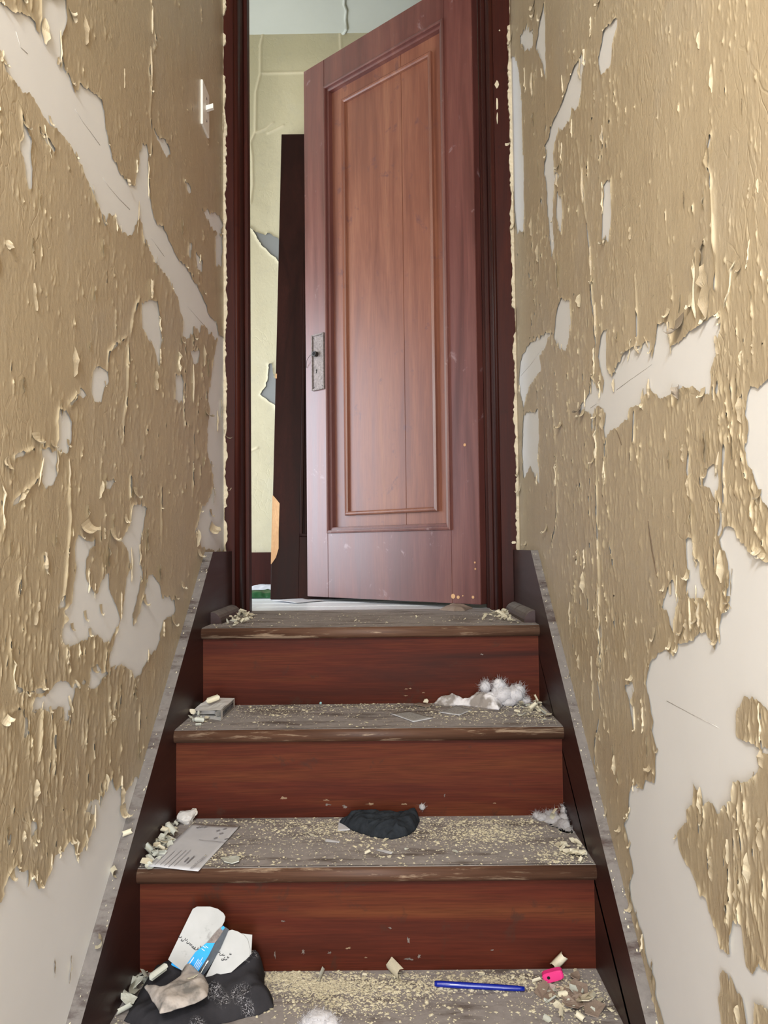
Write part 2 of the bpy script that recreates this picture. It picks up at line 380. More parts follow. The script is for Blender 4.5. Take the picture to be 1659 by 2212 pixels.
# ---- paint skins
SC = {'1': (0, 0, 2.9625), '2': (0, 700, 2.9625), '3': (0, 1400, 2.6758), '4': (1080, 0, 2.8653), '5': (1080, 700, 2.8653), '6': (1080, 1400, 2.7237), 'p': (0, 0, 1.0)}
def tp(s):
    """'1:x,y x,y 2:x,y' -> photo pixels, each region tag switching the tracing frame"""
    out = []; fr = SC['p']
    for tok in s.split():
        if ':' in tok: k, tok = tok.split(':'); fr = SC[k]
        x, y = tok.split(','); out.append((fr[0]+float(x)/fr[2], fr[1]+float(y)/fr[2]))
    return out
def wall_pts(s, X): return [tuple(onX(px, py, X)[1:]) for px, py in tp(s)]

HOLES_L = [
 "1:-60,-20 0,20 40,45 80,75 130,85 180,105 210,140 220,190 245,215 265,255 310,315 370,390 400,445 440,470 455,560 480,600 500,520 540,560 600,600 640,640 660,720 672,800 680,900 700,950 715,1010 740,1040 755,1090 790,1150 830,1170 860,1185 865,1100 885,1020 890,950 910,920 935,930 945,990 945,1100 950,1200 955,1250 965,1350 985,1400 1010,1440 1040,1460 1065,1510 1095,1570 1130,1650 1160,1690 1190,1710 1215,1770 1260,1830 1290,1900 1310,1950 1340,2020 1380,2060 1395,2130 1390,2192 2:1290,0 1280,60 1240,20 1200,90 1165,95 1:1160,2192 1165,2050 1150,1990 1130,1900 1100,1850 1085,1800 1050,1760 1010,1700 985,1680 960,1620 930,1570 910,1540 905,1430 890,1390 870,1430 850,1500 820,1510 780,1480 740,1430 720,1380 690,1360 670,1440 655,1420 640,1360 610,1290 580,1210 550,1150 525,1080 490,1030 460,970 430,920 400,870 350,820 300,790 260,730 215,650 180,590 140,590 110,560 60,500 30,460 10,380 0,320 -60,250",
 "1:250,-20 410,-20 415,60 425,110 410,190 375,230 385,330 400,440 370,390 310,320 275,260 250,215 255,120",
 "1:130,710 150,790 170,860 190,900 185,990 200,1080 190,1200 175,1220 160,1150 145,1010 110,960 120,900 145,880",
 "1:235,790 290,870 340,950 330,965 290,920 250,850",
 "1:900,1940 950,1925 1000,1935 1015,2000 1025,2192 2:1025,100 1015,280 1000,230 985,150 940,90 925,60 1:905,2100",
 "1:980,820 1010,880 1050,890 1075,940 1085,990 1060,1000 1030,960 1000,890",
 "1:1200,1550 1225,1560 1215,1640 1200,1640", "1:1250,1620 1290,1680 1280,1740 1260,1720",
 "1:1290,1340 1330,1420 1370,1480 1410,1500 1425,1440 1400,1370 1340,1350", "1:1370,1500 1420,1500 1415,1700 1380,1700",
 "1:1175,1150 1215,1200 1220,1240 1195,1220",
 "2:575,430 590,320 610,270 650,280 685,310 690,370 660,420 645,510 600,490",
 "2:355,620 370,540 420,560 445,620 440,740 420,820 380,830 355,800 365,730",
 "2:440,510 470,460 510,415 550,455 490,470 445,525",
 "2:255,800 300,790 320,820 360,820 350,900 360,960 345,1010 285,1055 265,1010 270,900",
 "2:670,1010 720,985 725,1010 700,1060 675,1050",
 "2:850,1150 900,1160 935,1170 915,1250 905,1350 890,1440 895,1540 905,1590 890,1680 870,1760 845,1860 850,1930 880,1860 905,1770 930,1670 945,1610 990,1620 1020,1680 1040,1760 1080,1740 1110,1780 1120,1830 1080,1870 1040,1900 1020,1980 1000,2080 960,2110 930,2160 890,2230 850,2260 820,2220 770,2180 700,2200 690,2150 720,2050 750,1950 780,1850 790,1760 800,1650 830,1560 820,1470 800,1420 770,1390 790,1340 830,1270 835,1180",
 "2:475,1440 490,1350 550,1395 605,1375 600,1410 570,1440 545,1500 540,1590 560,1670 580,1705 620,1720 645,1640 690,1600 690,1690 720,1760 750,1830 755,1890 730,1960 700,2020 660,2040 620,1985 560,2000 520,2030 440,2060 385,2030 390,1950 430,1890 400,1840 455,1790 460,1700 480,1560",
 "3:170,330 190,290 260,270 300,210 340,180 390,210 425,250 415,300 400,330 385,420 365,415 360,350 330,330 280,380 240,360 180,350",
 "3:520,110 560,90 580,130 580,200 540,240 500,240 510,190",
 "2:105,1720 110,1660 130,1610 130,1680 115,1740", "2:270,1480 295,1500 280,1550", "2:365,1800 405,1720 410,1810 375,1830",
 "3:-200,1600 0,1470 30,1430 20,1390 60,1280 90,1250 110,1300 150,1290 145,1410 175,1300 210,1390 250,1370 290,1290 310,1200 360,1170 400,1110 420,1160 440,1220 480,1140 520,1070 545,960 490,940 500,900 560,880 600,850 600,790 640,750 660,830 690,800 700,880 720,830 760,770 790,740 900,900 700,2300 -300,2600",
 "3:165,1000 200,1000 200,1090 210,1130 180,1140 165,1080", "3:30,1080 65,1070 50,1150 35,1150",
 "2:1390,50 1470,150 1490,400 1475,600 1460,1000 1460,1450 1300,1440 1245,1330 1265,1250 1285,1180 1340,1120 1362,1050 1350,900 1320,820 1330,600 1340,560 1330,450 1350,330 1370,200",
 "2:1120,330 1160,330 1170,480 1130,500 1115,480", "2:1215,170 1280,170 1250,270 1230,250",
]
CRACKS_L = ["1:960,0 975,120 990,250", "1:985,300 950,450 965,600 955,720 970,850 965,980", "1:890,1900 850,2000 820,2192", "2:815,0 815,200 810,420 790,600 780,760",
 "2:435,1050 445,1250 430,1450 405,1750", "2:80,1150 190,1040 260,960", "2:0,1230 30,1150 20,1080", "2:90,850 200,800", "2:830,980 830,1100",
 "3:60,0 60,150 90,240 150,260 260,240", "3:420,220 500,190 560,170 640,130 710,80", "3:0,390 100,350 200,370", "3:240,300 230,500 220,650", "3:310,450 310,720",
 "2:680,310 690,180 740,130 820,70", "2:1240,600 1235,900 1230,1100", "2:1030,1050 1030,1400"]
HOLES_R = [
 "4:60,340 110,370 135,560 140,700 150,1000 155,1440 110,1440 100,1350 85,1150 70,800 60,560",
 "4:510,340 535,380 510,470 505,600 495,660 450,690 440,740 400,800 370,810 345,870 335,960 345,1070 380,1080 345,1150 335,1250 330,1400 340,1520 325,1600 315,1500 300,1300 290,1120 275,1070 290,980 285,900 310,850 330,760 360,700 400,600 430,520 460,430 490,370",
 "4:680,150 735,105 730,180 700,300 690,400 660,440 635,465 620,400 615,360 640,260 645,200",
 "4:240,180 280,10 285,300 290,500 270,400 230,280 240,230", "4:130,230 165,170 210,200 210,290 160,310 135,290",
 "4:650,1140 690,1110 695,1200 690,1400 680,1500 640,1500 640,1300 650,1220", "4:360,1190 385,1220 395,1300 385,1450 365,1420 355,1300",
 "4:365,1870 390,1850 440,1860 445,1990 440,2050 5:440,0 430,130 410,165 370,140 340,80 345,0",
 "4:960,2120 985,2010 1020,1990 1055,2000 1065,2110 5:1060,60 1065,150 1130,100 1190,40 1260,0 4:1320,1960 1370,1940 1375,2010 1355,2120 5:1370,0 1350,120 1365,150 1330,230 1310,290 1320,350 1305,430 1250,420 1200,380 1130,400 1060,440 1000,460 930,400 890,470 860,500 810,520 800,580 740,640 690,660 660,700 650,640 660,560 620,500 570,550 490,530 520,480 560,430 575,330 600,380 640,420 650,350 620,200 640,50 670,20 665,250 700,330 740,250 760,190 820,150 880,130 930,100 950,200 960,140 980,60",
 "5:330,60 300,110 250,200 260,280 200,360 170,440 150,540 130,440 120,340 130,220 180,130 250,80 310,40",
 "5:150,550 240,540 245,700 240,850 250,1000 230,960 190,880 150,960 140,800",
 "5:1760,300 1610,380 1560,380 1540,430 1530,560 1550,650 1530,750 1545,870 1590,920 1610,1010 1640,1090 1760,1250",
 "5:1280,900 1320,880 1355,860 1365,950 1350,1060 1370,1120 1375,1170 1340,1080 1310,1010 1260,1000",
 "5:1165,1330 1205,1320 1215,1440 1250,1480 1250,1600 1280,1650 1270,1700 1190,1690 1155,1660 1170,1560 1195,1600 1170,1500",
 "5:1010,1760 1030,1680 1060,1600 1085,1580 1095,1650 1110,1700 1095,1800 1080,1890 1060,1850 1040,1770",
 "5:1900,1560 1659,1480 1600,1420 1560,1420 1500,1360 1460,1270 1410,1240 1380,1300 1360,1350 1400,1420 1430,1500 1440,1600 1420,1700 1440,1760 1390,1800 1370,1900 1340,2010 1320,1950 1280,1900 1240,1920 1200,1960 1110,1980 1090,2060 1020,2010 960,2080 930,2120 6:915,60 880,140 870,200 890,330 910,430 900,480 930,580 920,800 860,760 850,830 780,800 770,870 765,960 745,1040 760,1130 770,1200 790,1320 770,1400 800,1560 850,1700 880,1850 920,1950 930,2050 970,2212 1020,2500 2000,3200",
 "6:740,210 790,200 800,250 780,310 800,400 800,490 790,480 770,320",
]
ISLANDS_R = [
 "6:1400,370 1430,290 1500,290 1560,330 1577,340 1640,380 1640,620 1577,590 1540,590 1500,560 1440,550 1400,520",
 "6:1145,775 1165,830 1200,880 1210,930 1240,900 1270,930 1290,980 1330,930 1380,900 1385,790 1440,800 1500,750 1540,700 1520,640 1577,620 1700,600 1700,2000 1577,1900 1540,1860 1500,1920 1460,1870 1440,1700 1430,1630 1390,1600 1370,1700 1370,1810 1310,1770 1280,1650 1240,1550 1220,1450 1190,1450 1150,1350 1090,1240 1060,1180 1050,1090 1110,1010 1100,950 1140,920",
 "6:1320,1890 1370,1930 1400,2010 1440,2050 1460,2150 1480,2330 1330,2330 1300,2120 1290,2060 1310,2000 1300,1940", "6:1510,2080 1577,2110 1700,2200 1700,2400 1510,2330",
]
CRACKS_R = ["4:480,870 495,970 520,1180 530,1300 560,1530 570,1700 575,1850 600,2000 600,2120", "4:640,790 640,900 620,1000", "5:590,0 595,120 580,320",
 "5:600,530 595,800 605,1000 605,1200 615,1400 620,1700 625,1900 610,2110", "5:330,500 345,700 355,900 360,1100 350,1250 310,1410", "5:485,1400 480,1550 460,1700 440,1800 435,1950",
 "4:1310,850 1270,1000 1310,1070 1330,1400 1340,1780", "5:1180,780 1170,900 1190,1080", "5:1400,700 1390,900 1400,1100 1380,1250 1360,1300", "5:835,550 835,720",
 "4:840,1700 855,1950 855,2100", "5:655,750 650,900 640,1050", "6:600,0 590,130 600,200", "6:560,680 565,550 600,350 580,200", "4:160,420 160,560", "4:240,230 280,420 290,800"]

def paint_skin(wall, X, sgn, holes, islands, cracks, zones, seed):
    """thin sheet of old paint standing off the plaster: cut away where it has peeled, lifted along the torn edges, wrinkled"""
    y0, y1 = 0.70, YC - 0.001; nu = 420; z0, z1 = -1.05, 1.72; nv = 1080
    us = 1/np.linspace(1/y0, 1/y1, nu); vs = np.linspace(z0, z1, nv)
    P = np.stack(np.meshgrid(us, vs, indexing='ij'), -1).reshape(-1, 2)
    Yc, Zc = P[:, 0], P[:, 1]
    f = np.full(len(P), 0.06)
    for h in holes: f = local_eval(P, sd_poly, np.array(wall_pts(h, X)), f)
    for h in islands:
        g = np.full(len(P), 0.06); g = local_eval(P, sd_poly, np.array(wall_pts(h, X)), g); f = np.maximum(f, -g)
    wa = fbm(Yc*60, Zc*22, seed, 4)-0.5; wb = fbm(Yc*190, Zc*60, seed+3, 3)-0.5
    amp = 1+1.7*np.clip(Yc-1.0, 0, 1.1); f = f + amp*(wa*0.008 + wb*0.005) + 0.012*np.clip(Yc-1.0, 0, 1.1)*(fbm(Yc*40, Zc*75, seed+5, 3)-0.5)
    # density of flaking: traced soft zones
    D = 0.06 + 0.7*(fbm(Yc*4.5, Zc*3.2, seed+9, 3)-0.45)
    for (px, py, rx, ry, w) in zones:
        c = onX(px, py, X)[1:]; D = D + w*np.exp(-(((Yc-c[0])/(rx*.8))**2 + ((Zc-c[1])/(ry*.8))**2))*(0.35+0.9*fbm(Yc*16, Zc*9, seed+19, 3))
    D = np.clip(D, 0.03, 1.0)
    wy = Yc*1.0 + 0.012*(fbm(Yc*14, Zc*9, seed+30, 3)-0.5)
    r = fbm(wy*150, Zc*34, seed+40, 3); r2 = fbm(wy*260, Zc*70, seed+50, 2)
    slit = (0.875 - 0.14*D - r)*0.05; f = np.minimum(f, slit)
    patch = sstep(0.40, 0.62, fbm(Yc*13, Zc*8, seed+44, 3))
    f = np.minimum(f, (0.93 - 0.17*D*patch - r2)*0.03)
    cr = np.full(len(P), 0.05)
    for c in cracks: cr = local_eval(P, d_line, np.array(wall_pts(c, X)), cr, 0.03)
    f = np.minimum(f, cr - 0.0035*sstep(0.45, 0.7, fbm(Yc*70, Zc*30, seed+61, 2)))
    lift_n = sstep(0.42, 0.72, fbm(Yc*45, Zc*20, seed+70, 3))
    lift = (0.0019*np.exp(-np.clip(f, 0, 1)/0.0035))*lift_n + 0.0005*np.exp(-np.clip(f, 0, 1)/0.002)
    ridge = 0.0009*sstep(0.60-0.08*D, 0.78-0.06*D, r)*D + 0.0007*sstep(0.56, 0.80, r2)*D*sstep(0.35, 0.6, fbm(Yc*20, Zc*12, seed+55, 2))
    ridge = ridge + 0.0014*np.exp(-(cr/0.0030)**2)*sstep(0.3, 0.6, fbm(Yc*40, Zc*25, seed+62, 2))
    big = 0.0010*(fbm(Yc*5, Zc*4, seed+80, 2)-0.4)
    ed = np.minimum(1, (y1-Yc)/0.01)
    disp = 0.0012 + lift + ridge + np.clip(big, 0, 1)
    # torn right off at the very edge of the stringer cap
    A, B, W, tris = clip_grid(nu, nv, f)
    def L(q): return q[A]*(1-W)+q[B]*W
    V = np.stack([X + sgn*L(disp), L(Yc), L(Zc)], 1)
    at = np.clip(L(lift/0.0019*0.45 + ridge/0.003*0.25), 0, 0.85)  # cleaner cream on lifted edges; wrinkle crests also carry a painted highlight
    if sgn < 0: tris = tris[:, ::-1]
    fast_mesh('paint_layer', V, tris, 'paint', wall, True, at)
    rest = [(y0+0.002, -1.6)]
    box('paint_layer', min(X, X+sgn*0.0012), max(X, X+sgn*0.0012), -1.6, y0, ZF, 2.45, 'paint', wall)
    box('paint_layer', min(X, X+sgn*0.0012), max(X, X+sgn*0.0012), y0, YC, 1.72, 2.45, 'paint', wall)
ZL = [(60,1500,.12,.2,.7), (200,1600,.2,.2,.7), (300,1400,.2,.2,.5), (400,750,.3,.25,.6), (440,900,.35,.3,.6), (330,1000,.3,.2,.25), (100,150,.15,.2,-.5), (330,150,.3,.3,-.2), (60,700,.15,.2,-.25), (250,1250,.2,.2,.4)]
ZR = [(1180,550,.6,.3,.7), (1220,900,.5,.25,.6), (1300,1150,.3,.25,.45), (1280,1450,.25,.2,.7), (1560,1000,.15,.2,.7), (1600,1200,.1,.2,.7), (1600,1900,.1,.2,.9), (1450,200,.2,.3,-.5), (1600,200,.1,.3,-.3), (1400,450,.2,.2,-.3)]
paint_skin(wall_left, WL, 1, HOLES_L, [], CRACKS_L, ZL, 11)
paint_skin(wall_right, WR, -1, HOLES_R, ISLANDS_R, CRACKS_R, ZR, 211)

# ---- far room wall skin
def back_skin():
    nu, nv = 330, 500; us = np.linspace(-0.95, 0.61, nu); vs = np.linspace(-0.02, ZC, nv)
    P = np.stack(np.meshgrid(us, vs, indexing='ij'), -1).reshape(-1, 2)
    def q(s): return np.array([(onY(x, y, YW)[0], onY(x, y, YW)[2]) for x, y in tp('p:'+s)])
    f = np.full(len(P), 0.06)
    for h in ["541,492 556,503 575,510 577,503 600,515 620,540 620,590 600,562 580,545 565,530 552,508",
              "581,785 588,785 592,815 600,820 610,905 592,874 575,862 562,852 575,835 579,815"]:
        f = local_eval(P, sd_poly, q(h), f)
    f = f + (fbm(P[:, 0]*60, P[:, 1]*60, 5, 3)-0.5)*0.012
    cr = np.full(len(P), 0.05)
    for c in ["568,75 563,100 563,160 553,200 552,285 541,310 545,340 546,400 541,440", "553,287 575,278 590,266", "580,288 612,272", "565,159 620,158 660,157", "735,75 737,110 735,150", "541,975 556,968"]:
        cr = local_eval(P, d_line, q(c), cr, 0.03)
    disp = 0.0012 + 0.0045*np.exp(-np.clip(f, 0, 1)/0.004) + 0.0035*np.exp(-(cr/0.0045)**2) + 0.002*(fbm(P[:, 0]*12, P[:, 1]*12, 8, 3))
    A, B, W, tris = clip_grid(nu, nv, f)
    def L(v): return v[A]*(1-W)+v[B]*W
    V = np.stack([L(P[:, 0]), YW - L(disp), L(P[:, 1])], 1)
    fast_mesh('paint_layer', V, tris, 'room_paint', wall_back, True, np.clip(L(np.exp(-(cr/0.006)**2))*0.5, 0, 1))
    box('paint_layer', -2.4, -0.95, YW-0.002, YW, -0.02, ZC, 'room_paint', wall_back)
back_skin()
for pts in (["745,-20 743,8 748,20 746,40 749,60"], ["749,60 744,70 737,74"]):
    pp = [onZ(x, y, ZC) for x, y in tp('p:'+pts[0])]
    tube('paint_ridge', [(p[0], p[1], ZC-0.002) for p in pp], 0.007, 'ceil', ceil, 5)

# ------------------------------------------------------------------ door frame
t1 = S(empty('trim_1', (WL, YC, Z1), '', ''), 'dark red brown casing and jamb on the left side of the doorway', 'door frame')
JL, JR = -0.424, 0.314
ZH = 1.84
box('casing_board', WL, JL-0.006, YC-0.020, YC+0.001, Z1, ZH+0.09, 'trim', t1, 0.003)
extrude_profile('casing_bead', [(JL-0.018, YC-0.020), (JL-0.016, YC-0.027), (JL-0.009, YC-0.029), (JL-0.003, YC-0.024), (JL, YC-0.012), (JL, YC+0.001), (JL-0.018, YC+0.001)], 2, Z1, ZH, 'trim', t1, True)
box('jamb_board', JL-0.03, JL, YC, YB, Z1, ZH, 'trim', t1)
box('door_stop', JL, JL+0.012, YB-0.075, YB-0.035, Z1, ZH, 'trim', t1, 0.003)
t2 = S(empty('trim_2', (JR, YC, Z1), '', ''), 'red brown casing and moulded jamb on the right side of the doorway', 'door frame')
box('casing_board', JR+0.012, WR, YC-0.018, YC+0.001, Z1, ZH+0.09, 'trim', t2, 0.003)
extrude_profile('casing_bead', [(JR+0.012, YC+0.001), (JR+0.014, YC-0.018), (JR+0.011, YC-0.026), (JR+0.004, YC-0.026), (JR, YC-0.018), (JR, YC+0.001)], 2, Z1, ZH, 'trim', t2, True)
box('jamb_board', JR, JR+0.03, YC, YB, Z1, ZH, 'trim', t2)
box('door_stop', JR-0.012, JR, YB-0.075, YB-0.055, Z1, ZH, 'trim', t2, 0.003)
box('room_casing_board', 0.303, 0.372, YB+0.003, YB+0.022, Z1, ZH+0.08, 'trim', t2)
t3 = S(empty('trim_3', (0, YC, ZH), '', ''), 'dark red brown head casing above the doorway', 'door frame')
box('casing_board', WL, WR, YC-0.018, YC+0.012, ZH+0.002, ZH+0.11, 'trim', t3, 0.003)
box('jamb_board', JL-0.03, JR+0.03, YC+0.012, YB, ZH, ZH+0.09, 'trim', t3)
# ragged bead of cream paint where each wall meets its casing
def ragged_strip(wall, x0, sgn, seed, zlo):
    n = 260; V = []; Fc = []
    zs = np.linspace(zlo, 1.72, n); w = 0.007 + 0.014*(fbm(zs*30, zs*0+3.3, seed, 4)-0.35) + 0.006*(fbm(zs*140, zs*0, seed+4, 2)-0.5)
    gap = fbm(zs*9, zs*0+1.7, seed+8, 2) < 0.30
    for i in range(n):
        ww = max(0.0015, w[i])*(0.25 if gap[i] else 1)
        V += [(x0, YC-0.024, zs[i]), (x0+sgn*ww, YC-0.0235-0.004*random.Random(i+seed).random(), zs[i]), (x0+sgn*ww, YC-0.0195, zs[i]), (x0, YC-0.0195, zs[i])]
    for i in range(n-1):
        for k in range(4): Fc.append((4*i+k, 4*i+(k+1) % 4, 4*i+4+(k+1) % 4, 4*i+4+k))
    obj('paint_edge', V, Fc, 'flake', wall)
ragged_strip(wall_left, WL, 1, 31, -0.01); ragged_strip(wall_right, WR, -1, 37, -0.015)

# ------------------------------------------------------------------ the open door
H2 = np.array([0.280, 2.215]); L2 = np.array([-0.299, 2.690])
DE = (L2-H2)/np.linalg.norm(L2-H2); DW = float(np.linalg.norm(L2-H2)); DN = np.array([-DE[1], DE[0]]);
if DN[1] > 0: DN = -DN
DZ0, DZ1 = Z1+0.012, 1.803
def D(u, v, n): p = H2 + DE*u + DN*n; return (p[0], p[1], DZ0+v)
def duv(px, py):
    d = ray(px, py); t = (DN@H2)/(DN@d[:2]); p = d*t; return float((p[:2]-H2)@DE), float(p[2]-DZ0)
def dbox(name, u0, u1, v0, v1, n0, n1, mat, parent, bev=0.0):
    V = [D(u, v, n) for n in (n0, n1) for u, v in ((u0, v0), (u1, v0), (u1, v1), (u0, v1))]
    o = obj(name, V, [(0,1,2,3),(4,7,6,5),(0,4,5,1),(1,5,6,2),(2,6,7,3),(3,7,4,0)], mat, parent)
    bm = bmesh.new(); bm.from_mesh(o.data); bmesh.ops.recalc_face_normals(bm, faces=bm.faces[:])
    if bev: bmesh.ops.bevel(bm, geom=bm.edges[:], offset=bev, segments=2, affect='EDGES')
    bm.to_mesh(o.data); bm.free(); return o
DH = DZ1-DZ0
door = S(empty('door_1', (H2[0], H2[1], DZ0), '', ''), 'red brown single panel wooden door standing ajar at the stair head', 'door')
tl, tr, bl, br = duv(701, 187), duv(961, 42), duv(707, 1152), duv(971.5, 1144)
pu0, pu1 = (tr[0]+br[0])/2, (tl[0]+bl[0])/2; pv0, pv1 = (bl[1]+br[1])/2, (tl[1]+tr[1])/2
tl, tr, bl, br = duv(733, 212), duv(928, 106), duv(741, 1113), duv(940, 1105)
bu0, bu1 = (tr[0]+br[0])/2, (tl[0]+bl[0])/2; bv0, bv1 = (bl[1]+br[1])/2, (tl[1]+tr[1])/2
TH = 0.035
dbox('stile', 0, pu0, 0, DH, -TH, 0, 'door', door, 0.0015); dbox('stile', pu1, DW, 0, DH, -TH, 0, 'door', door, 0.0015)
rail_mat = MAT['door']
dbox('rail', pu0, pu1, 0, pv0, -TH, -0.0004, 'door', door, 0.001); dbox('rail', pu0, pu1, pv1, DH, -TH, -0.0004, 'door', door, 0.001)
um = duv(864, 600)[0]
dbox('panel_board', pu0+0.004, um-0.0006, pv0+0.004, pv1-0.004, -0.030, -0.019, 'door_panel', door, 0.0006)
dbox('panel_board', um+0.0006, pu1-0.004, pv0+0.004, pv1-0.004, -0.030, -0.019, 'door_panel', door, 0.0006)
def moulding(name, u0, u1, v0, v1, prof, mat, parent):
    """four mitred pieces; prof: list of (inset, height)"""
    c = [(u0, v0, 1, 1), (u1, v0, -1, 1), (u1, v1, -1, -1), (u0, v1, 1, -1)]
    for k in range(4):
        a, b = c[k], c[(k+1) % 4]; V = []
        for q in (a, b):
            for (i, h) in prof: V.append(D(q[0]+q[2]*i, q[1]+q[3]*i, h))
        n = len(prof); Fc = [(i, i+1, n+i+1, n+i) for i in range(n-1)]
        obj(name, V, Fc, mat, parent)
moulding('panel_moulding', pu0-0.001, pu1+0.001, pv0-0.001, pv1+0.001, [(0, -0.001), (0.001, 0.006), (0.006, 0.008), (0.0105, 0.006), (0.0115, -0.002), (0.0155, -0.0015), (0.021, -0.004), (0.0225, -0.0195)], 'door', door)
moulding('bead_moulding', bu0, bu1, bv0, bv1, [(0, -0.019), (0.0008, -0.008), (0.005, -0.005), (0.010, -0.0065), (0.0142, -0.010), (0.015, -0.0195)], 'door_panel', door)
# lock plate
a = duv(675, 727); b2 = duv(702, 727); c2 = duv(688, 843); lu0, lu1 = b2[0], a[0]; lv0, lv1 = c2[1], duv(688, 722)[1]
lp = dbox('lock_plate', lu0, lu1, lv0, lv1, 0, 0.004, 'metal', door, 0.0012); lp['label'] = 'tarnished metal lock plate with keyhole and bare spindle hole'
w = lu1-lu0
for (x0, x1, y0, y1) in ((lu0, lu0+0.006, lv0, lv1), (lu1-0.006, lu1, lv0, lv1), (lu0+0.006, lu1-0.006, lv0, lv0+0.006), (lu0+0.006, lu1-0.006, lv1-0.006, lv1)):
    dbox('raised_border', x0, x1, y0, y1, 0.0035, 0.0085, 'metal', lp, 0.0012)
def dcyl(name, u, v, r, n0, n1, mat, parent, seg=16, r2=None):
    r2 = r2 or r; V = [D(u+r*math.cos(2*math.pi*k/seg), v+r*math.sin(2*math.pi*k/seg), n0) for k in range(seg)] + [D(u+r2*math.cos(2*math.pi*k/seg), v+r2*math.sin(2*math.pi*k/seg), n1) for k in range(seg)]
    Fc = [(k, (k+1) % seg, seg+(k+1) % seg, seg+k) for k in range(seg)] + [tuple(range(seg-1, -1, -1)), tuple(range(seg, 2*seg))]
    return obj(name, V, Fc, mat, parent)
su, sv = duv(685.5, 766)
dcyl('spindle_collar', su, sv, 0.0095, 0.004, 0.019, 'iron', lp); dcyl('spindle_hole', su, sv, 0.0068, 0.0188, 0.0195, 'black', lp)
ku, kv = duv(685.3, 800)
dcyl('keyhole', ku, kv, 0.0030, 0.0040, 0.0046, 'black', lp, 12); dbox('keyhole_slot', ku-0.0016, ku+0.0016, kv-0.011, kv, 0.0040, 0.0046, 'black', lp)
for (du_, dv_) in ((0.011, 0.012), (w-0.011, 0.012), (0.011, lv1-lv0-0.012), (w-0.011, lv1-lv0-0.012)):
    dcyl('screw_hole', lu0+du_, lv0+dv_, 0.0022, 0.0040, 0.0046, 'iron', lp, 10)
wv = [D(su, sv, 0.018)] + [D(duv(x, y)[0], duv(x, y)[1], n) for x, y, n in ((676, 770, .016), (668, 779, .012), (664.5, 788, .006), (662.8, 795, .002))]
tube('bent_wire', wv, 0.0009, 'iron', lp, 5)
# splintered bare spots along the hinge side
for (px, py, du_, dv_) in ((1026, 1215, .004, .005), (1027, 1229, .004, .004), (979, 1288, .010, .008), (990, 1290, .007, .010), (1000, 1287, .003, .014), (1022, 1290, .006, .010), (1004, 961, .006, .003)):
    u, v = duv(px, py); dcyl('bare_chip', u, v, du_*0.8, 0.0, 0.0008, 'raw', door, 7)

# ------------------------------------------------------------------ dark door leaning on the far wall
lb = empty('leaning_door', (-0.439, 2.713, Z1), 'very dark detached panel door leaning against the far wall behind the open door', 'door')
LT = np.array([0, 3.077-2.713, 1.787-Z1]); LH = float(np.linalg.norm(LT)); LV = LT/LH; LN = np.array([0, LV[2], -LV[1]])
def LD(u, v, n): p = np.array([-0.439+u, 2.713, Z1+0.001]) + LV*v - LN*n; return tuple(p)
def lbox(name, u0, u1, v0, v1, n0, n1, mat, parent, bev=0.0):
    V = [LD(u, v, n) for n in (n0, n1) for u, v in ((u0, v0), (u1, v0), (u1, v1), (u0, v1))]
    o = obj(name, V, [(0,1,2,3),(4,7,6,5),(0,4,5,1),(1,5,6,2),(2,6,7,3),(3,7,4,0)], mat, parent)
    bm = bmesh.new(); bm.from_mesh(o.data); bmesh.ops.recalc_face_normals(bm, faces=bm.faces[:])
    if bev: bmesh.ops.bevel(bm, geom=bm.edges[:], offset=bev, segments=1, affect='EDGES')
    bm.to_mesh(o.data); bm.free(); return o
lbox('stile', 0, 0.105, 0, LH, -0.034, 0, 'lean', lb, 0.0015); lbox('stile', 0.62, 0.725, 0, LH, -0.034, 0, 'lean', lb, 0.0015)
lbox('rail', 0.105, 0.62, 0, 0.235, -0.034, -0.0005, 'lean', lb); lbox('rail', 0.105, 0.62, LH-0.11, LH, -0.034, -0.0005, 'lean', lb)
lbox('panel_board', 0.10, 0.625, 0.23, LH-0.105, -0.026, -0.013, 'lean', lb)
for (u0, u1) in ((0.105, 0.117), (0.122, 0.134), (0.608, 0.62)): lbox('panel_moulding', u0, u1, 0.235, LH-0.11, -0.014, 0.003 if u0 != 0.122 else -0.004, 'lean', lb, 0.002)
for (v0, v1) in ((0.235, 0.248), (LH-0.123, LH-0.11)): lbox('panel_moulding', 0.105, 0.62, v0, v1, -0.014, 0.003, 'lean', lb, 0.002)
def lpx(px, py):
    d = ray(px, py); o0 = np.array([-0.439, 2.713, Z1]); t = (LN@o0)/(LN@d); p = d*t-o0; return float(p[0]), float(p@LV)
sp = [lpx(*q) for q in ((588, 1071), (597, 1079), (604, 1088), (603, 1120), (602, 1150), (602, 1185), (596, 1205), (585, 1219))]
sp = [(max(u, 0.001), v) for u, v in sp] + [(-0.0012, sp[-1][1]), (-0.0012, sp[0][1])]
V = [LD(u, v, 0.0012) for u, v in sp] + [LD(u, v, -0.012) for u, v in sp]; n = len(sp)
o = obj('bare_split', V, [tuple(range(n)), tuple(range(2*n-1, n-1, -1))] + [(i, (i+1) % n, n+(i+1) % n, n+i) for i in range(n)], 'raw', lb, label='long pale splintered edge where wood has broken off')
lbox('bare_chip', -0.001, 0.005, lpx(597, 818)[1], lpx(597, 808)[1], -0.004, 0.0012, 'raw', lb)

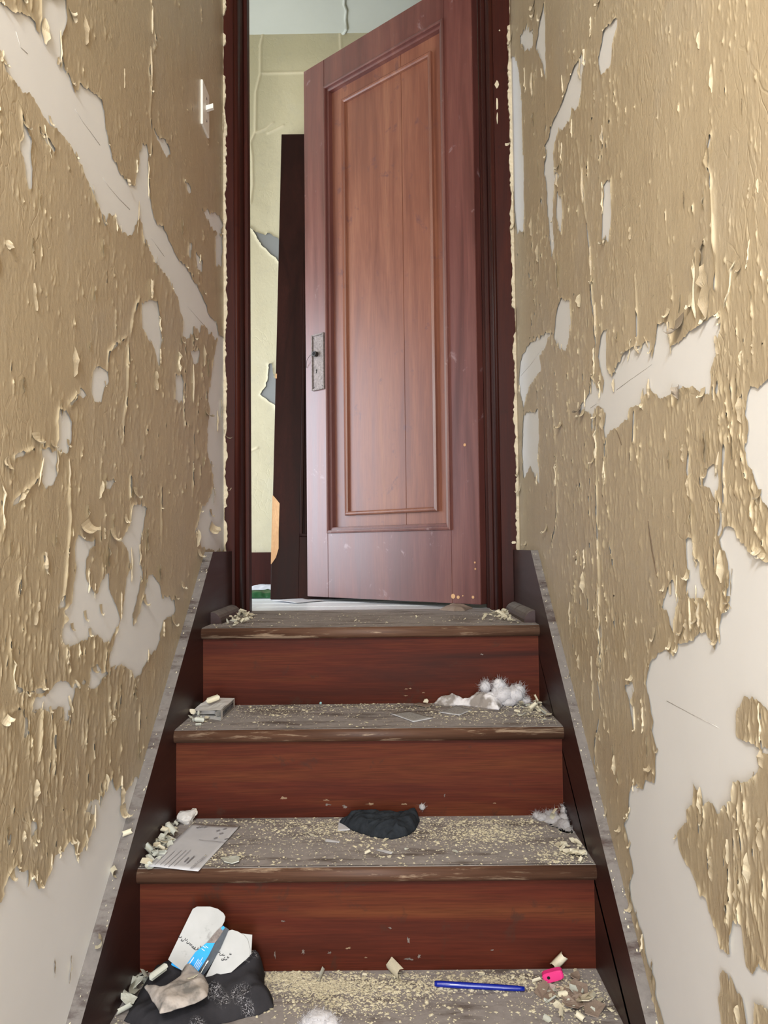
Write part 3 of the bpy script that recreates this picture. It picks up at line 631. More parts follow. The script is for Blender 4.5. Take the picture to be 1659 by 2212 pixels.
# ------------------------------------------------------------------ staircase
st = empty('staircase', (0, TY(4), TZ(4)), 'steep worn red brown wooden stairs with grey dusty treads', 'staircase')
def nosing_prof(yf, yb, z, t=0.028):
    r = t/2; P = [(yb, z), (yf+0.010, z)]
    for k in range(0, 9):
        a = math.pi/2 + math.pi*k/8; P.append((yf+r*0.85+r*0.85*math.cos(a), z-r+r*math.sin(a)))
    P.append((yb, z-t)); return P
for i in range(1, 8):
    yb = YC if i == 1 else TY(i-1)+OV+0.012
    o = extrude_profile('tread', nosing_prof(TY(i)-0.006, yb, TZ(i)), 0, XL, XR, ['tread', 'nosing'], st, False)
    me = o.data
    for p in me.polygons:
        if p.center[1] + wloc(st)[1] < TY(i)+0.006 and p.normal[2] < 0.93: p.material_index = 1; p.use_smooth = len(p.vertices) == 4
    box('riser', XL, XR, TY(i)+OV, TY(i)+OV+0.018, TZ(i+1), TZ(i)-0.02, 'riser', st)
box('threshold_board', JL, JR, YC, 2.222, Z1-0.025, Z1+0.0005, 'tread', st, 0.001)
for nm, x0, x1, yk, zk, sl in (('stringer', WL, XL, 1.871, -0.007, 0.845), ('stringer', XR, WR, 1.842, -0.012, 0.868)):
    ye = 0.10; P = [(YC-0.018, zk), (yk, zk), (ye, zk-sl*(yk-ye)), (ye, ZF), (0.45, ZF), (YC-0.018, Z1-0.30)]
    extrude_profile(nm, P, 0, x0, x1, 'stringer', st)
for s, x in ((1, XL), (-1, XR)):
    P = [(x, Z1)] + [(x+s*0.028*math.cos(a), Z1+0.030*math.sin(a)) for a in [math.pi/2*k/6 for k in range(7)]]
    y0_, y1_ = (1.80, 2.09) if s == -1 else (1.845, 2.09)
    V = [(p[0], y0_, p[1]) for p in P] + [(p[0], y1_, p[1]) for p in P]; n = len(P)
    o = obj('quarter_round', V, [(i, (i+1) % n, n+(i+1) % n, n+i) for i in range(n)] + [tuple(range(n)), tuple(range(2*n-1, n-1, -1))], 'stringer', st)
    bm = bmesh.new(); bm.from_mesh(o.data); bmesh.ops.recalc_face_normals(bm, faces=bm.faces[:]); bm.to_mesh(o.data); bm.free()

# ------------------------------------------------------------------ light switch
p0 = onX(432, 267, WL); p1 = onX(432, 167, WL)
sw = empty('light_switch', (WL, p0[1], p0[2]), 'white plastic toggle light switch on the left wall near the doorway', 'light switch')
box('wall_plate', WL+0.001, WL+0.0075, p0[1], p0[1]+0.070, p0[2], p0[2]+0.118, 'white', sw, 0.0025)
zc = p0[2]+0.060
V, Fc = boxv(WL+0.006, WL+0.026, p0[1]+0.033, p0[1]+0.043, zc-0.004, zc+0.008)
V = [(x, y_, z+(0.006 if x > WL+0.02 else 0)) for x, y_, z in V]; obj('toggle', V, Fc, 'white', sw)
for dz in (-0.03, 0.03): box('screw', WL+0.007, WL+0.0086, p0[1]+0.035, p0[1]+0.041, zc+dz-0.003, zc+dz+0.003, 'metal', sw, 0.001)

# ------------------------------------------------------------------ curled paint flakes on the walls
def sheet(nu, nv, fn):
    V = [fn(i/(nu-1), j/(nv-1)) for i in range(nu) for j in range(nv)]
    Fc = [(i*nv+j, (i+1)*nv+j, (i+1)*nv+j+1, i*nv+j+1) for i in range(nu-1) for j in range(nv-1)]
    return V, Fc
def shared(name, V, Fc, mat, smooth=True):
    me = bpy.data.meshes.new(name); me.from_pydata([tuple(v) for v in V], [], Fc); me.materials.append(MAT[mat])
    me.polygons.foreach_set('use_smooth', [smooth]*len(me.polygons)); me.update(); return me
FL = {'r': [], 'l': [], 'f': []}
for k in range(6):
    q = random.Random(100+k); j1 = [q.uniform(-.09, .09) for _ in range(9)]; jr = [q.random() for _ in range(7)]; turn = q.uniform(3.2, 5.2)
    def roll(a, b):                                   # rolled strip, long axis y in [-.5,.5]
        jb = int(round(b*6)); ta = (1 - 0.35*abs(2*b-1)**2.5)*(0.55+0.6*jr[jb]); ang = a*turn*(0.6+0.5*jr[6-jb]); rad = 0.28*ta*(1-0.35*a)
        return (0.4*ta - 0.4 + rad*math.sin(ang) + 0.28*(jr[(jb*3) % 7]-0.5), b-0.5 + j1[int(a*8)]*abs(2*b-1)**3, 0.02+rad*(1-math.cos(ang)))
    FL['r'].append(shared('curled_strip', *sheet(8, 7, roll), 'flake' if k % 2 else 'paint', False))
    sk = q.uniform(-.25, .25)
    def leaf(a, b):                                   # blistered spindle, lifted along one long edge
        jb = int(round(b*7)); wd = (math.sin(math.pi*min(1, max(0, b*0.92+0.04)))**0.6)*(0.45+0.55*jw[jb]); x = (a-0.5)*wd + sk*(b-0.5)**2 + 0.22*(jc[jb]-0.5)
        return (x, b-0.5 + 0.05*(jw[7-jb]-.5)*(a-.5), (0.04 + 0.38*a**1.8*wd*(0.4+0.9*jc[7-jb]) + 0.05*math.sin(7*b+k)*a))
    jw = [q.random() for _ in range(8)]; jc = [q.random() for _ in range(8)]
    FL['l'].append(shared('lifted_blister', *sheet(6, 8, leaf), 'flake' if k % 2 else 'paint', False))
    tw = q.uniform(-.5, .5); nar = q.uniform(.25, .8)
    def flap(a, b):                                   # hangs from its top edge, curls away below
        t = 1-b; wd = 1-(1-nar)*t**1.3; x = (a-0.5)*wd + tw*0.25*t*t
        ang = 2.3*t; return (x, 0.5-0.62*math.sin(ang)/2.3*1.5 - 0.15*t + 0.06*math.sin(8*a+k)*t, 0.03+0.42*(1-math.cos(ang))*0.8 + 0.12*math.sin(3*a+k)*t)
    FL['f'].append(shared('hanging_flap', *sheet(6, 7, flap), 'flake' if k % 3 else 'paint', False))
FL['b'] = [shared('brown_backed_flap', [v.co for v in m_.vertices], [tuple(p.vertices) for p in m_.polygons], 'stain_flap', False) for m_ in FL['f'][:2]] if MAT.setdefault('stain_flap', plain('grey_brown_flake_back', (0.26, 0.215, 0.165), .8, .35, 60)) else []
def flake_at(wall, X, sgn, y_, z_, ln, wd, ang, kind, q, flipx=None):
    e1 = Vector((0, 1, 0)) if sgn > 0 else Vector((0, -1, 0)); e2 = Vector((0, 0, 1)); n = Vector((sgn, 0, 0))
    c, s = math.cos(ang), math.sin(ang); a = e1*c + e2*s; b = e2*c - e1*s
    fx = -1 if (q.random() < 0.5 if flipx is None else flipx) else 1
    M = Matrix(((a[0]*wd*fx, b[0]*ln, n[0]*wd, X+sgn*0.001), (a[1]*wd*fx, b[1]*ln, n[1]*wd, y_), (a[2]*wd*fx, b[2]*ln, n[2]*wd, z_), (0, 0, 0, 1)))
    return place('paint_flake', q.choice(FL[kind]), M, wall)
FLK_L = "1:275,190,170,60,0,l 445,120,120,70,-10,f 385,310,200,32,3,r 540,190,190,50,8,l 455,540,130,40,10,f 165,830,90,55,20,f 300,910,170,30,30,r 660,1430,110,35,0,f 945,1150,220,22,0,r 880,1400,220,16,-8,r 965,130,180,35,0,r 960,430,250,30,4,r 870,1060,90,25,0,r 800,1165,80,40,-40,f 1165,1450,110,25,0,l 250,1280,120,35,10,l 205,1570,100,45,0,l 655,1590,110,50,5,l 790,500,130,20,0,l 215,1900,170,45,12,l 600,1880,90,55,0,l 25,420,80,40,0,f 140,20,130,50,15,f 40,1560,60,60,0,l 1300,1880,90,30,0,f 1420,780,120,20,0,r 1450,960,90,40,0,f 1000,1700,120,30,0,l 960,1850,120,50,0,r "
FLK_L += "2:470,240,200,55,0,l 225,760,130,90,10,f 40,890,90,110,80,l 15,1170,250,45,0,r 860,1110,130,65,0,f 720,1380,150,75,8,f 800,1270,110,40,0,f 545,1320,120,110,20,f 920,1800,130,55,8,f 1350,1320,90,70,40,f 1345,1230,90,40,0,f 1365,1100,110,30,-10,l 1450,740,100,70,0,f 1455,430,90,55,0,f 1465,1080,220,50,0,f 1270,1490,100,50,0,f 1140,240,110,50,0,r 1230,380,240,30,0,r 1385,620,130,26,0,r 1320,590,70,60,0,f 835,1540,210,26,0,r 890,1480,130,22,0,r 430,2120,120,35,10,r 1040,1950,90,35,0,r 1100,1930,130,55,-10,f 250,950,190,35,-18,r 360,880,150,25,0,r 435,960,190,30,0,r 330,790,90,45,0,f 150,1080,190,30,-50,l 640,1060,130,40,-25,l 940,1380,150,45,0,l 690,1480,150,60,0,l 1260,1370,110,50,-10,l 1300,880,80,20,0,l 225,1850,150,50,-20,l 60,1430,110,40,0,l 560,1200,80,40,0,l 350,1380,60,60,0,l 720,1260,90,40,0,l 640,1860,130,35,0,f 540,1900,130,35,5,f 455,1960,90,35,0,f 570,140,60,35,0,l 145,390,110,50,0,l 990,360,120,60,0,l 860,390,50,40,0,l 1300,200,150,35,0,l 1160,120,90,40,0,f 1240,100,90,35,0,f 1330,280,110,35,0,l 1410,540,110,45,0,l 930,1650,80,35,0,l 1160,1690,90,40,-15,f 1120,1760,80,35,0,f 560,1640,140,30,0,r 770,1800,160,25,0,r 660,1340,70,35,0,l 1020,1590,100,45,0,l 500,2090,90,40,0,r "
FLK_L += "3:700,975,130,70,-10,f 660,1280,120,45,-8,r 440,1170,130,35,0,r 695,780,70,32,0,r 60,1340,140,55,0,f 170,1330,150,35,0,f 540,140,70,50,0,f 380,45,90,40,0,r 850,45,70,22,-10,r 230,1380,70,40,0,f 490,1110,110,35,0,r 540,980,120,30,0,r 580,870,110,40,-20,l 520,920,80,35,-20,l 200,820,110,40,0,l 440,210,90,40,50,r 240,240,90,45,0,f 150,265,110,35,80,r 30,430,110,60,40,f 75,150,160,35,0,r 780,260,80,45,0,l 640,410,40,40,0,l 180,990,120,25,0,f 700,850,110,40,0,l 610,780,100,35,0,l 800,600,90,35,0,l 130,1090,60,25,0,l 310,1850,110,25,0,l 400,1860,140,40,-12,l 100,1270,60,30,0,f 205,1330,70,25,0,r 290,1240,80,25,0,r 340,1180,60,25,0,r"
FLK_R = "4:215,60,150,40,0,f 215,110,110,40,0,f 255,130,110,30,-5,f 530,350,110,45,0,r 395,520,130,32,10,r 500,430,130,30,0,r 75,910,60,50,30,f 90,1560,150,40,0,r 75,1200,120,30,0,f 1295,940,180,65,0,l 1265,1240,130,48,0,l 1145,1240,110,42,0,l 1260,1560,190,80,-25,l 1215,1780,340,55,0,r 1275,1800,330,95,5,l 1430,1760,260,45,-28,r 1490,1680,110,45,0,f 1120,1880,110,45,-20,l 1125,2050,190,105,6,b 640,840,120,34,0,r 1545,1580,160,30,-20,r 205,520,150,40,0,r 160,500,160,30,8,r 265,450,90,25,20,r 210,740,90,45,0,l 75,270,140,35,-5,f 570,170,110,35,-10,r 620,30,80,50,0,f 590,590,60,20,0,l 450,800,110,30,0,r 570,860,60,30,0,l 520,1150,220,40,0,r 640,1230,180,30,0,r 645,1510,70,45,0,f 385,950,110,25,-10,r 365,1050,60,40,0,f 240,1050,120,25,0,l 570,1620,180,35,0,r 580,1750,110,45,0,f 600,1980,200,40,0,r 640,1870,90,30,0,r 1240,250,110,35,0,l 1320,480,180,30,0,l 1505,660,110,25,0,l 1330,1400,150,40,0,l 1340,1620,170,30,0,l 1605,1150,90,25,0,l 1550,1190,90,25,-20,l 1040,1960,100,50,-30,f 360,1700,170,60,0,l 500,1860,80,60,0,l 90,1420,80,40,0,f 815,1440,80,40,0,l 940,1560,120,20,0,l 1210,1600,130,50,-20,l 1360,1960,90,40,-50,f 1190,1900,180,45,10,f 1560,1820,90,50,0,l 240,1560,130,40,0,l 200,1400,130,35,0,l "
FLK_R += "5:590,240,160,34,0,r 600,740,160,45,0,r 600,580,80,45,0,f 380,640,90,65,-20,f 1280,950,120,45,0,f 1275,760,190,95,0,l 1190,1800,190,45,0,r 1220,1850,120,50,0,f 1345,1980,130,55,0,f 1420,1730,90,48,0,f 885,510,80,35,-30,f 1265,450,110,55,0,f 1180,1000,150,45,0,l 525,1600,130,45,0,l 350,930,130,34,0,r 655,930,130,30,0,r 1400,950,150,36,0,r 1050,840,120,35,0,l 1140,800,110,35,0,l 1500,520,190,60,0,l 1470,380,150,35,0,l 1440,740,190,60,0,l 1610,1080,110,60,0,f 480,1440,90,30,0,f 530,1460,110,35,0,r 615,1420,180,32,0,r 620,1750,260,36,0,r 620,1950,160,34,0,r 440,1790,130,30,0,r 290,1290,110,45,-15,f 130,1040,110,40,0,f 165,1370,50,40,0,f 520,570,80,60,0,f 640,590,130,50,0,l 1500,210,90,35,-20,l 1575,150,90,30,0,l 730,80,60,40,0,l 940,180,90,40,-15,f 790,180,60,50,0,f 1380,1500,200,50,0,l 1400,1640,130,50,0,l 1100,1640,150,25,0,r 1020,1650,90,30,0,f 1600,1420,110,60,-30,f 1550,1000,120,40,0,l 1130,1920,150,50,0,f 960,1960,160,40,0,f 1060,2010,130,40,0,f 1240,1800,140,45,0,r 1360,1880,120,40,0,r 1160,1900,140,40,0,l 120,940,110,30,0,f 710,380,80,30,0,l 1130,430,120,80,70,b 500,545,70,60,0,b 580,860,60,40,0,f 100,660,120,25,0,r 1185,1180,140,40,0,l 1350,1100,140,35,0,l 1640,1450,110,50,0,f 880,160,60,35,0,f "
FLK_R += "6:670,640,130,38,5,l 850,430,140,36,-5,r 885,720,80,40,-20,f 755,1000,70,34,10,f 825,820,60,30,0,f 1540,450,210,38,0,r 1550,650,110,50,0,l 845,1740,120,40,-20,r 775,1550,90,40,0,f 590,130,170,25,0,r 470,80,90,30,0,l 780,190,80,40,-10,f 800,420,130,28,0,r 870,580,110,40,0,l 625,1000,130,35,-10,f 710,1080,60,35,0,f 900,1900,150,40,-10,l 770,1420,170,30,-5,l 1190,1040,110,25,0,f 1410,1065,50,30,0,f 1410,2160,110,45,0,l 1500,770,80,30,0,l 1040,1120,40,25,0,f 545,120,140,22,0,l 415,180,80,40,20,f 1190,900,150,40,0,l 1350,1200,140,40,0,l 1470,1300,170,50,0,l 1250,1300,140,40,0,l 1540,1100,190,50,0,l 1400,1500,180,45,0,l 680,690,110,30,0,l 700,760,90,30,0,l 620,420,120,20,0,l 550,300,130,20,0,l"
def add_flakes(wall, X, sgn, spec, seed, cracks, holes, n_auto):
    q = random.Random(seed); cnt = 0; fr = None
    for tok in spec.split():
        if ':' in tok: k, tok = tok.split(':'); fr = SC[k]
        x, y, ln, wd, an, kind = tok.split(','); px = fr[0]+float(x)/fr[2]; py = fr[1]+float(y)/fr[2]
        p = onX(px, py, X); s = p[1]/F/fr[2]
        if p[1] > YC-0.004: p[1] = YC-0.012
        flake_at(wall, X, sgn, p[1], p[2], float(ln)*s*1.02, max(0.005, float(wd)*s*1.25), math.radians(float(an)), kind, q); cnt += 1
    segs = []
    for h in cracks + holes[:]:
        pts = wall_pts(h, X); closed = h in holes
        for a, b in zip(pts, pts[1:]+(pts[:1] if closed else [])):
            l = math.hypot(b[0]-a[0], b[1]-a[1])
            if max(a[0], b[0]) < YC and min(a[0], b[0]) > 0.8 and l < 0.2: segs.append((a, b, l))
    q.shuffle(segs)
    for i in range(n_auto):
        a, b, l = segs[i % len(segs)]; t = q.random(); y_ = a[0]+(b[0]-a[0])*t; z_ = a[1]+(b[1]-a[1])*t
        if y_ > YC-0.02: continue
        ln = q.uniform(0.010, 0.034); flake_at(wall, X, sgn, y_, z_, ln, ln*q.uniform(0.22, 0.45), q.gauss(0, 0.25), q.choice('rllff'), q)
        cnt += 1
    return cnt
nL = add_flakes(wall_left, WL, 1, FLK_L, 5, CRACKS_L, HOLES_L, 80)
nR = add_flakes(wall_right, WR, -1, FLK_R, 6, CRACKS_R, HOLES_R, 80)
print('flakes', nL, nR)

# ------------------------------------------------------------------ things lying on the stairs
def heap(name, poly, z0, hfun, mat, parent=None, cell=0.003, smooth=True, under=0.0):
    """cloth-like sheet over the footprint poly (x,y), height hfun(P, d) with d = distance inside the outline"""
    A = np.asarray(poly, float); lo = A.min(0)-cell*2; hi = A.max(0)+cell*2
    nu = int((hi[0]-lo[0])/cell)+2; nv = int((hi[1]-lo[1])/cell)+2
    P = np.stack(np.meshgrid(np.linspace(lo[0], hi[0], nu), np.linspace(lo[1], hi[1], nv), indexing='ij'), -1).reshape(-1, 2)
    f = -sd_poly(P, A) + (fbm(P[:, 0]*60, P[:, 1]*60, 3, 2)-0.5)*0.004
    h = hfun(P, np.clip(f, 0, 1))
    a, b, w, tris = clip_grid(nu, nv, f)
    L = lambda q: q[a]*(1-w)+q[b]*w
    V = np.stack([L(P[:, 0]), L(P[:, 1]), z0 + under + L(h)], 1)
    # closed underside
    n = len(V); Vb = V.copy(); Vb[:, 2] = z0
    T = np.concatenate([tris, tris[:, ::-1]+n])
    e = np.concatenate([tris[:, [0, 1]], tris[:, [1, 2]], tris[:, [2, 0]]]); es = np.sort(e, 1)
    _, inv, cnt = np.unique(es[:, 0]*n+es[:, 1], return_inverse=True, return_counts=True)
    be = e[cnt[inv.reshape(-1)] == 1]
    T = np.concatenate([T, np.stack([be[:, 1], be[:, 0], be[:, 0]+n], 1), np.stack([be[:, 1], be[:, 0]+n, be[:, 1]+n], 1)])
    return fast_mesh(name, np.concatenate([V, Vb]), T, mat, parent, smooth)
def foot(pts, z):
    t = min(range(1, 8), key=lambda i: abs(TZ(i)-z)); ym = (9.0 if t == 1 else TY(t-1)+OV-0.002)
    return [(max(XL+0.002, min(XR-0.002, onZ(x, y, z)[0])), min(onZ(x, y, z)[1], ym)) for x, y in pts]
def folds(P, seed, sx, sy, rot=0.0):
    c, s = math.cos(rot), math.sin(rot); u = P[:, 0]*c+P[:, 1]*s; v = -P[:, 0]*s+P[:, 1]*c
    n = fbm(u*sx+0.6*fbm(u*sx*.5, v*sy*.5, seed+5, 2), v*sy, seed, 3); return 1-np.abs(2*n-1)*1.6
def flat_sheet(name, px, z, mat, thick=0.0008, parent=None, lift=0.001, bend=0.0, seed=0, n=10):
    """quad sheet of paper through four photo pixels on the plane z, gently curled"""
    c = [onZ(x, y, z)[:2] for x, y in px]; V = []; q = random.Random(seed); ph = q.uniform(0, 6)
    for k in range(2):
        for i in range(n):
            for j in range(n):
                u, v = i/(n-1), j/(n-1); p = (c[0]*(1-u)+c[1]*u)*(1-v) + (c[3]*(1-u)+c[2]*u)*v
                V.append((p[0], p[1], z+lift+k*thick+bend*(0.5+0.5*math.sin(3*u+2.2*v+ph))))
    Fc = []
    for i in range(n-1):
        for j in range(n-1):
            a = i*n+j; Fc += [(a, a+1, a+n+1, a+n), (n*n+a, n*n+a+n, n*n+a+n+1, n*n+a+1)]
    ring = [i*n for i in range(n)] + [(n-1)*n+j for j in range(1, n)] + [i*n+n-1 for i in range(n-2, -1, -1)] + [j for j in range(n-2, 0, -1)]
    for a, b in zip(ring, ring[1:]+ring[:1]): Fc.append((a, b, b+n*n, a+n*n))
    return obj(name, V, Fc, mat, parent, True)
def poly_plate(name, pts3, nrm, thick, mat, parent=None, label=None):
    n = len(pts3); N = np.array(nrm)*thick; V = [tuple(p) for p in pts3] + [tuple(np.array(p)+N) for p in pts3]
    o = obj(name, V, [tuple(range(n)), tuple(range(2*n-1, n-1, -1))] + [(i, (i+1) % n, n+(i+1) % n, n+i) for i in range(n)], mat, parent, label=label)
    bm = bmesh.new(); bm.from_mesh(o.data); bmesh.ops.recalc_face_normals(bm, faces=bm.faces[:]); bm.to_mesh(o.data); bm.free(); return o

# ---- chips
CH = []
for k in range(10):
    q = random.Random(300+k); n = q.randint(5, 8); cv = q.uniform(0.1, 0.9); ax = q.uniform(0, 3.14)
    R_ = [q.uniform(0.30, 0.55) for _ in range(n)]; pts = [(R_[i]*math.cos(2*math.pi*i/n), R_[i]*math.sin(2*math.pi*i/n)*0.8) for i in range(n)]
    inner = [(x*0.5, y_*0.5) for x, y_ in pts]; allp = [(0, 0)] + inner + pts
    V = [(x, y_, cv*(x*math.cos(ax)+y_*math.sin(ax))**2) for x, y_ in allp]
    V += [(x, y_, z+0.035) for x, y_, z in V]; m = len(allp); Fc = []
    for i in range(n):
        j = (i+1) % n; Fc += [(m, m+1+i, m+1+j), (m+1+i, m+1+n+i, m+1+n+j, m+1+j), (0, 1+j, 1+i), (1+i, 1+j, 1+n+j, 1+n+i), (1+n+i, 1+n+j, m+1+n+j, m+1+n+i)]
    CH.append((V, Fc))
CHM = {m: [shared('paint_chip', V, Fc, m, False) for V, Fc in CH] for m in ('chip', 'chip_grey', 'chip_brown')}
for m in ('chip', 'chip_grey'):
    for k in range(4):
        turn = 2.5+k*0.7
        V, Fc = sheet(7, 4, lambda a, b: (0.22*math.sin(a*turn), (b-0.5)*(1-0.15*math.sin(9*a+k)), 0.22*(1-math.cos(a*turn))))
        CHM[m].append(shared('paint_chip', V, Fc, m, True))
NCHIP = [0]
def chip(x, y_, z, size, mat, label, group, q, tilt=0.35, curl=None, rz=None, name='paint_chip'):
    me = q.choice(CHM[mat][10:] if curl else (CHM[mat][:10] if curl is False else CHM[mat]))
    tx, ty = q.gauss(0, tilt), q.gauss(0, tilt)
    Rm = (Euler((tx, ty, q.uniform(0, 6.28) if rz is None else rz)).to_matrix().to_4x4()) @ Matrix.Diagonal((size, size*q.uniform(0.6, 1.0), size, 1))
    lowest = min((Rm @ v.co)[2] for v in me.vertices)
    o = place(name, me, Matrix.Translation((x, y_, z-lowest+0.0002)) @ Rm)
    tag(o, label, 'paint chip', group); NCHIP[0] += 1; return o
def chips_px(tread, cx, cy, rx, ry, n, smin, smax, mat, label, group, seed, stack=0.0, curl=None, tilt=0.35, skew=0.0):
    q = random.Random(seed); z = TZ(tread); k = 0; tries = 0
    while k < n and tries < n*20:
        tries += 1; a = q.gauss(0, 0.5); b = q.gauss(0, 0.5)
        if a*a+b*b > 1.2: continue
        p = onZ(cx+a*rx+skew*b*ry, cy+b*ry, z)
        back = (YC if tread == 1 else TY(tread-1)+OV)-0.008
        ins = 0.034 if tread == 1 else 0.006
        if not (XL+ins < p[0] < XR-ins and TY(tread)+0.004 < p[1] < back): continue
        m = mat if isinstance(mat, str) else q.choice(mat)
        chip(p[0], p[1], z + stack*q.random()*max(0, 1-a*a-b*b), q.uniform(smin, smax), m, label, group, q, tilt, curl); k += 1
ORD = ['first', 'second', 'third', 'fourth', 'fifth', 'sixth', 'seventh', 'eighth', 'ninth', 'tenth']
def order_labels(group, fmt):
    os_ = sorted([o for o in bpy.data.objects if o.get('group') == group], key=lambda o: o.location.x)
    for i, o in enumerate(os_): o['label'] = fmt.format(ORD[i])
def crumbs(tread, blobs, base, seed, name='paint_crumbs'):
    """fine crumbs and dust flakes nobody could count: one object for each step"""
    q = np.random.default_rng(seed); z = TZ(tread); V = []; base = int(base*1.7); blobs = [(a, b, c, d, int(n*1.7)) for a, b, c, d, n in blobs]; back = (YC if tread == 1 else TY(tread-1)+OV)
    P = [np.stack([q.uniform(XL, XR, base), q.uniform(TY(tread), back, base)], 1)]
    for (cx, cy, rx, ry, n) in blobs:
        c = onZ(cx, cy, z); ex = abs(onZ(cx+rx, cy, z)[0]-c[0]); ey = abs(onZ(cx, cy-ry, z)[1]-c[1])
        P.append(np.stack([q.normal(c[0], ex*0.55, n), q.normal(c[1], ey*0.55, n)], 1))
    P = np.concatenate(P); P = P[(P[:, 0] > XL+.002) & (P[:, 0] < XR-.002) & (P[:, 1] > TY(tread)) & (P[:, 1] < back-.002)]
    n = len(P); s = np.clip(q.lognormal(-6.85, 0.55, n), 0.0004, 0.0045); th = q.uniform(0, 6.28, n); tz = q.uniform(0, 0.5, n)*s
    V = np.zeros((n, 5, 3))
    for k, (dx, dy, dz) in enumerate(((-1, -.7, 0), (1, -.6, 0), (.9, .7, 0), (-.8, .8, 0), (0, 0, 0.7))):
        V[:, k, 0] = P[:, 0]+s*(dx*np.cos(th)-dy*np.sin(th)); V[:, k, 1] = P[:, 1]+s*(dx*np.sin(th)+dy*np.cos(th)); V[:, k, 2] = z+0.0002+dz*s*0.7+(tz if k in (1, 2) else 0)
    T = np.array([[0, 1, 4], [1, 2, 4], [2, 3, 4], [3, 0, 4]])[None]+5*np.arange(n)[:, None, None]
    o = fast_mesh(name, V.reshape(-1, 3), T.reshape(-1, 3), 'crumb', None, False)
    step = {1: 'top', 2: 'second', 3: 'third', 4: 'fourth'}[tread]
    tag(o, f'fine cream paint crumbs scattered over the {step} step', 'paint crumbs', kind='stuff')
crumbs(1, [(500,1340,60,14,260), (1110,1330,60,14,300), (800,1340,280,14,120)], 130, 1)
crumbs(2, [(430,1545,50,20,300), (600,1535,120,16,350), (830,1525,150,14,400), (1150,1540,60,22,420), (1010,1545,120,14,300), (700,1520,280,5,260)], 420, 2)
crumbs(3, [(1060,1800,130,22,1100), (900,1800,200,40,600), (650,1800,160,36,420), (1200,1850,60,20,260), (480,1850,60,20,160), (750,1790,120,14,500), (620,1776,220,6,260), (1050,1775,140,6,300)], 800, 3)
crumbs(4, [(700,2130,130,26,1700), (900,2130,160,30,900), (1080,2120,120,20,500), (1230,2150,90,40,700), (620,2110,60,14,600), (750,2170,160,30,600)], 900, 4)
G = lambda t: t
c1 = 'cream paint chip in the heap at the left end of the top step'; chips_px(1, 505, 1338, 50, 16, 38, .012, .028, ['chip']*4+['chip_grey'], c1, 'chips heaped left on the top step', 21, 0.014)
c1 = 'cream paint chip in the heap at the right end of the top step'; chips_px(1, 1090, 1332, 55, 16, 36, .010, .026, 'chip', c1, 'chips heaped right on the top step', 22, 0.010)
c1 = 'small cream paint chip lying loose in the middle of the top step'; chips_px(1, 800, 1336, 250, 10, 7, .006, .013, 'chip', c1, 'loose chips on the top step', 23)
c1 = 'grey green paint chip in the heap under the crushed packet on the second step'; chips_px(2, 432, 1548, 48, 22, 28, .010, .024, ['chip_grey']*3+['chip'], c1, 'chips around the packet', 24, 0.008, skew=-0.9)
c1 = 'cream paint chip in the heap at the right end of the second step'; chips_px(2, 1165, 1533, 62, 24, 38, .010, .024, ['chip']*3+['chip_grey'], c1, 'chips heaped right on the second step', 25, 0.010, skew=0.9)
c1 = 'cream paint chip along the back edge of the second step'; chips_px(2, 720, 1518, 330, 5, 16, .006, .016, 'chip', c1, 'chips along the back of the second step', 26)
c1 = 'curled grey green paint chip in the pile along the left end of the third step'; chips_px(3, 350, 1825, 20, 54, 54, .010, .027, ['chip_grey']*3+['chip'], c1, 'curled chips left on the third step', 27, 0.012, skew=-0.62)
c1 = 'cream paint chip in the pile at the right corner of the third step'; chips_px(3, 1240, 1838, 30, 26, 24, .008, .024, 'chip', c1, 'chips in the right corner of the third step', 28, 0.010, skew=0.7)
c1 = 'small cream paint chip scattered over the third step'; chips_px(3, 850, 1815, 400, 45, 26, .005, .014, ['chip']*3+['chip_grey'], c1, 'loose chips on the third step', 29)
c1 = 'cream paint chip among the litter at the right of the fourth step'; chips_px(4, 1225, 2160, 80, 55, 30, .008, .024, ['chip']*3+['chip_grey'], c1, 'cream chips right on the fourth step', 30, 0.003)
c1 = 'large brown paint chip lying flat at the right of the fourth step'; chips_px(4, 1230, 2165, 95, 50, 9, .030, .062, 'chip_brown', c1, 'brown chips right on the fourth step', 31, 0.0, False, 0.06)
c1 = 'cream paint chip along the back of the fourth step'; chips_px(4, 900, 2112, 320, 10, 22, .006, .016, 'chip', c1, 'chips along the back of the fourth step', 32)
c1 = 'pale chip beneath the dark cloth at the left of the fourth step'; chips_px(4, 285, 2160, 16, 50, 9, .018, .040, 'chip_grey', c1, 'chips under the dark cloth', 33, 0.012, skew=-0.4)
order_labels('brown chips right on the fourth step', 'flat brown paint chip, {} from the left at the right of the fourth step')
order_labels('chips under the dark cloth', 'pale grey green chip, {} from the left beside the dark bandana')
order_labels('loose chips on the top step', 'small cream chip, {} from the left in the middle of the top step')
q = random.Random(50)
def one(tread, px, py, size, mat, label, curl=False, tilt=0.15, dz=0.0):
    p = onZ(px, py, TZ(tread)+dz); return chip(p[0], p[1], TZ(tread)+dz, size, mat, label, None, q, tilt, curl)
one(3, 502, 1862, .046, 'chip_grey', 'large pale green paint chip near the front edge of the third step'); one(3, 833, 1815, .022, 'chip', 'white chip at the front edge of the black rag')
one(3, 760, 1788, .03, 'chip_grey', 'thin grey chip just in front of the black rag', tilt=.05)
one(4, 1185, 2137, .034, 'chip_grey', 'pale leaf shaped chip just below the pink plastic piece'); one(4, 1262, 2167, .042, 'chip', 'broad cream chip near the right end of the fourth step')
one(4, 1212, 2093, .034, 'chip', 'cream curl standing behind the pink plastic piece', True, .7, 0.006); one(4, 1232, 2070, .040, 'chip', 'pointed cream curl upright behind the pink plastic piece', True, .9, 0.0)
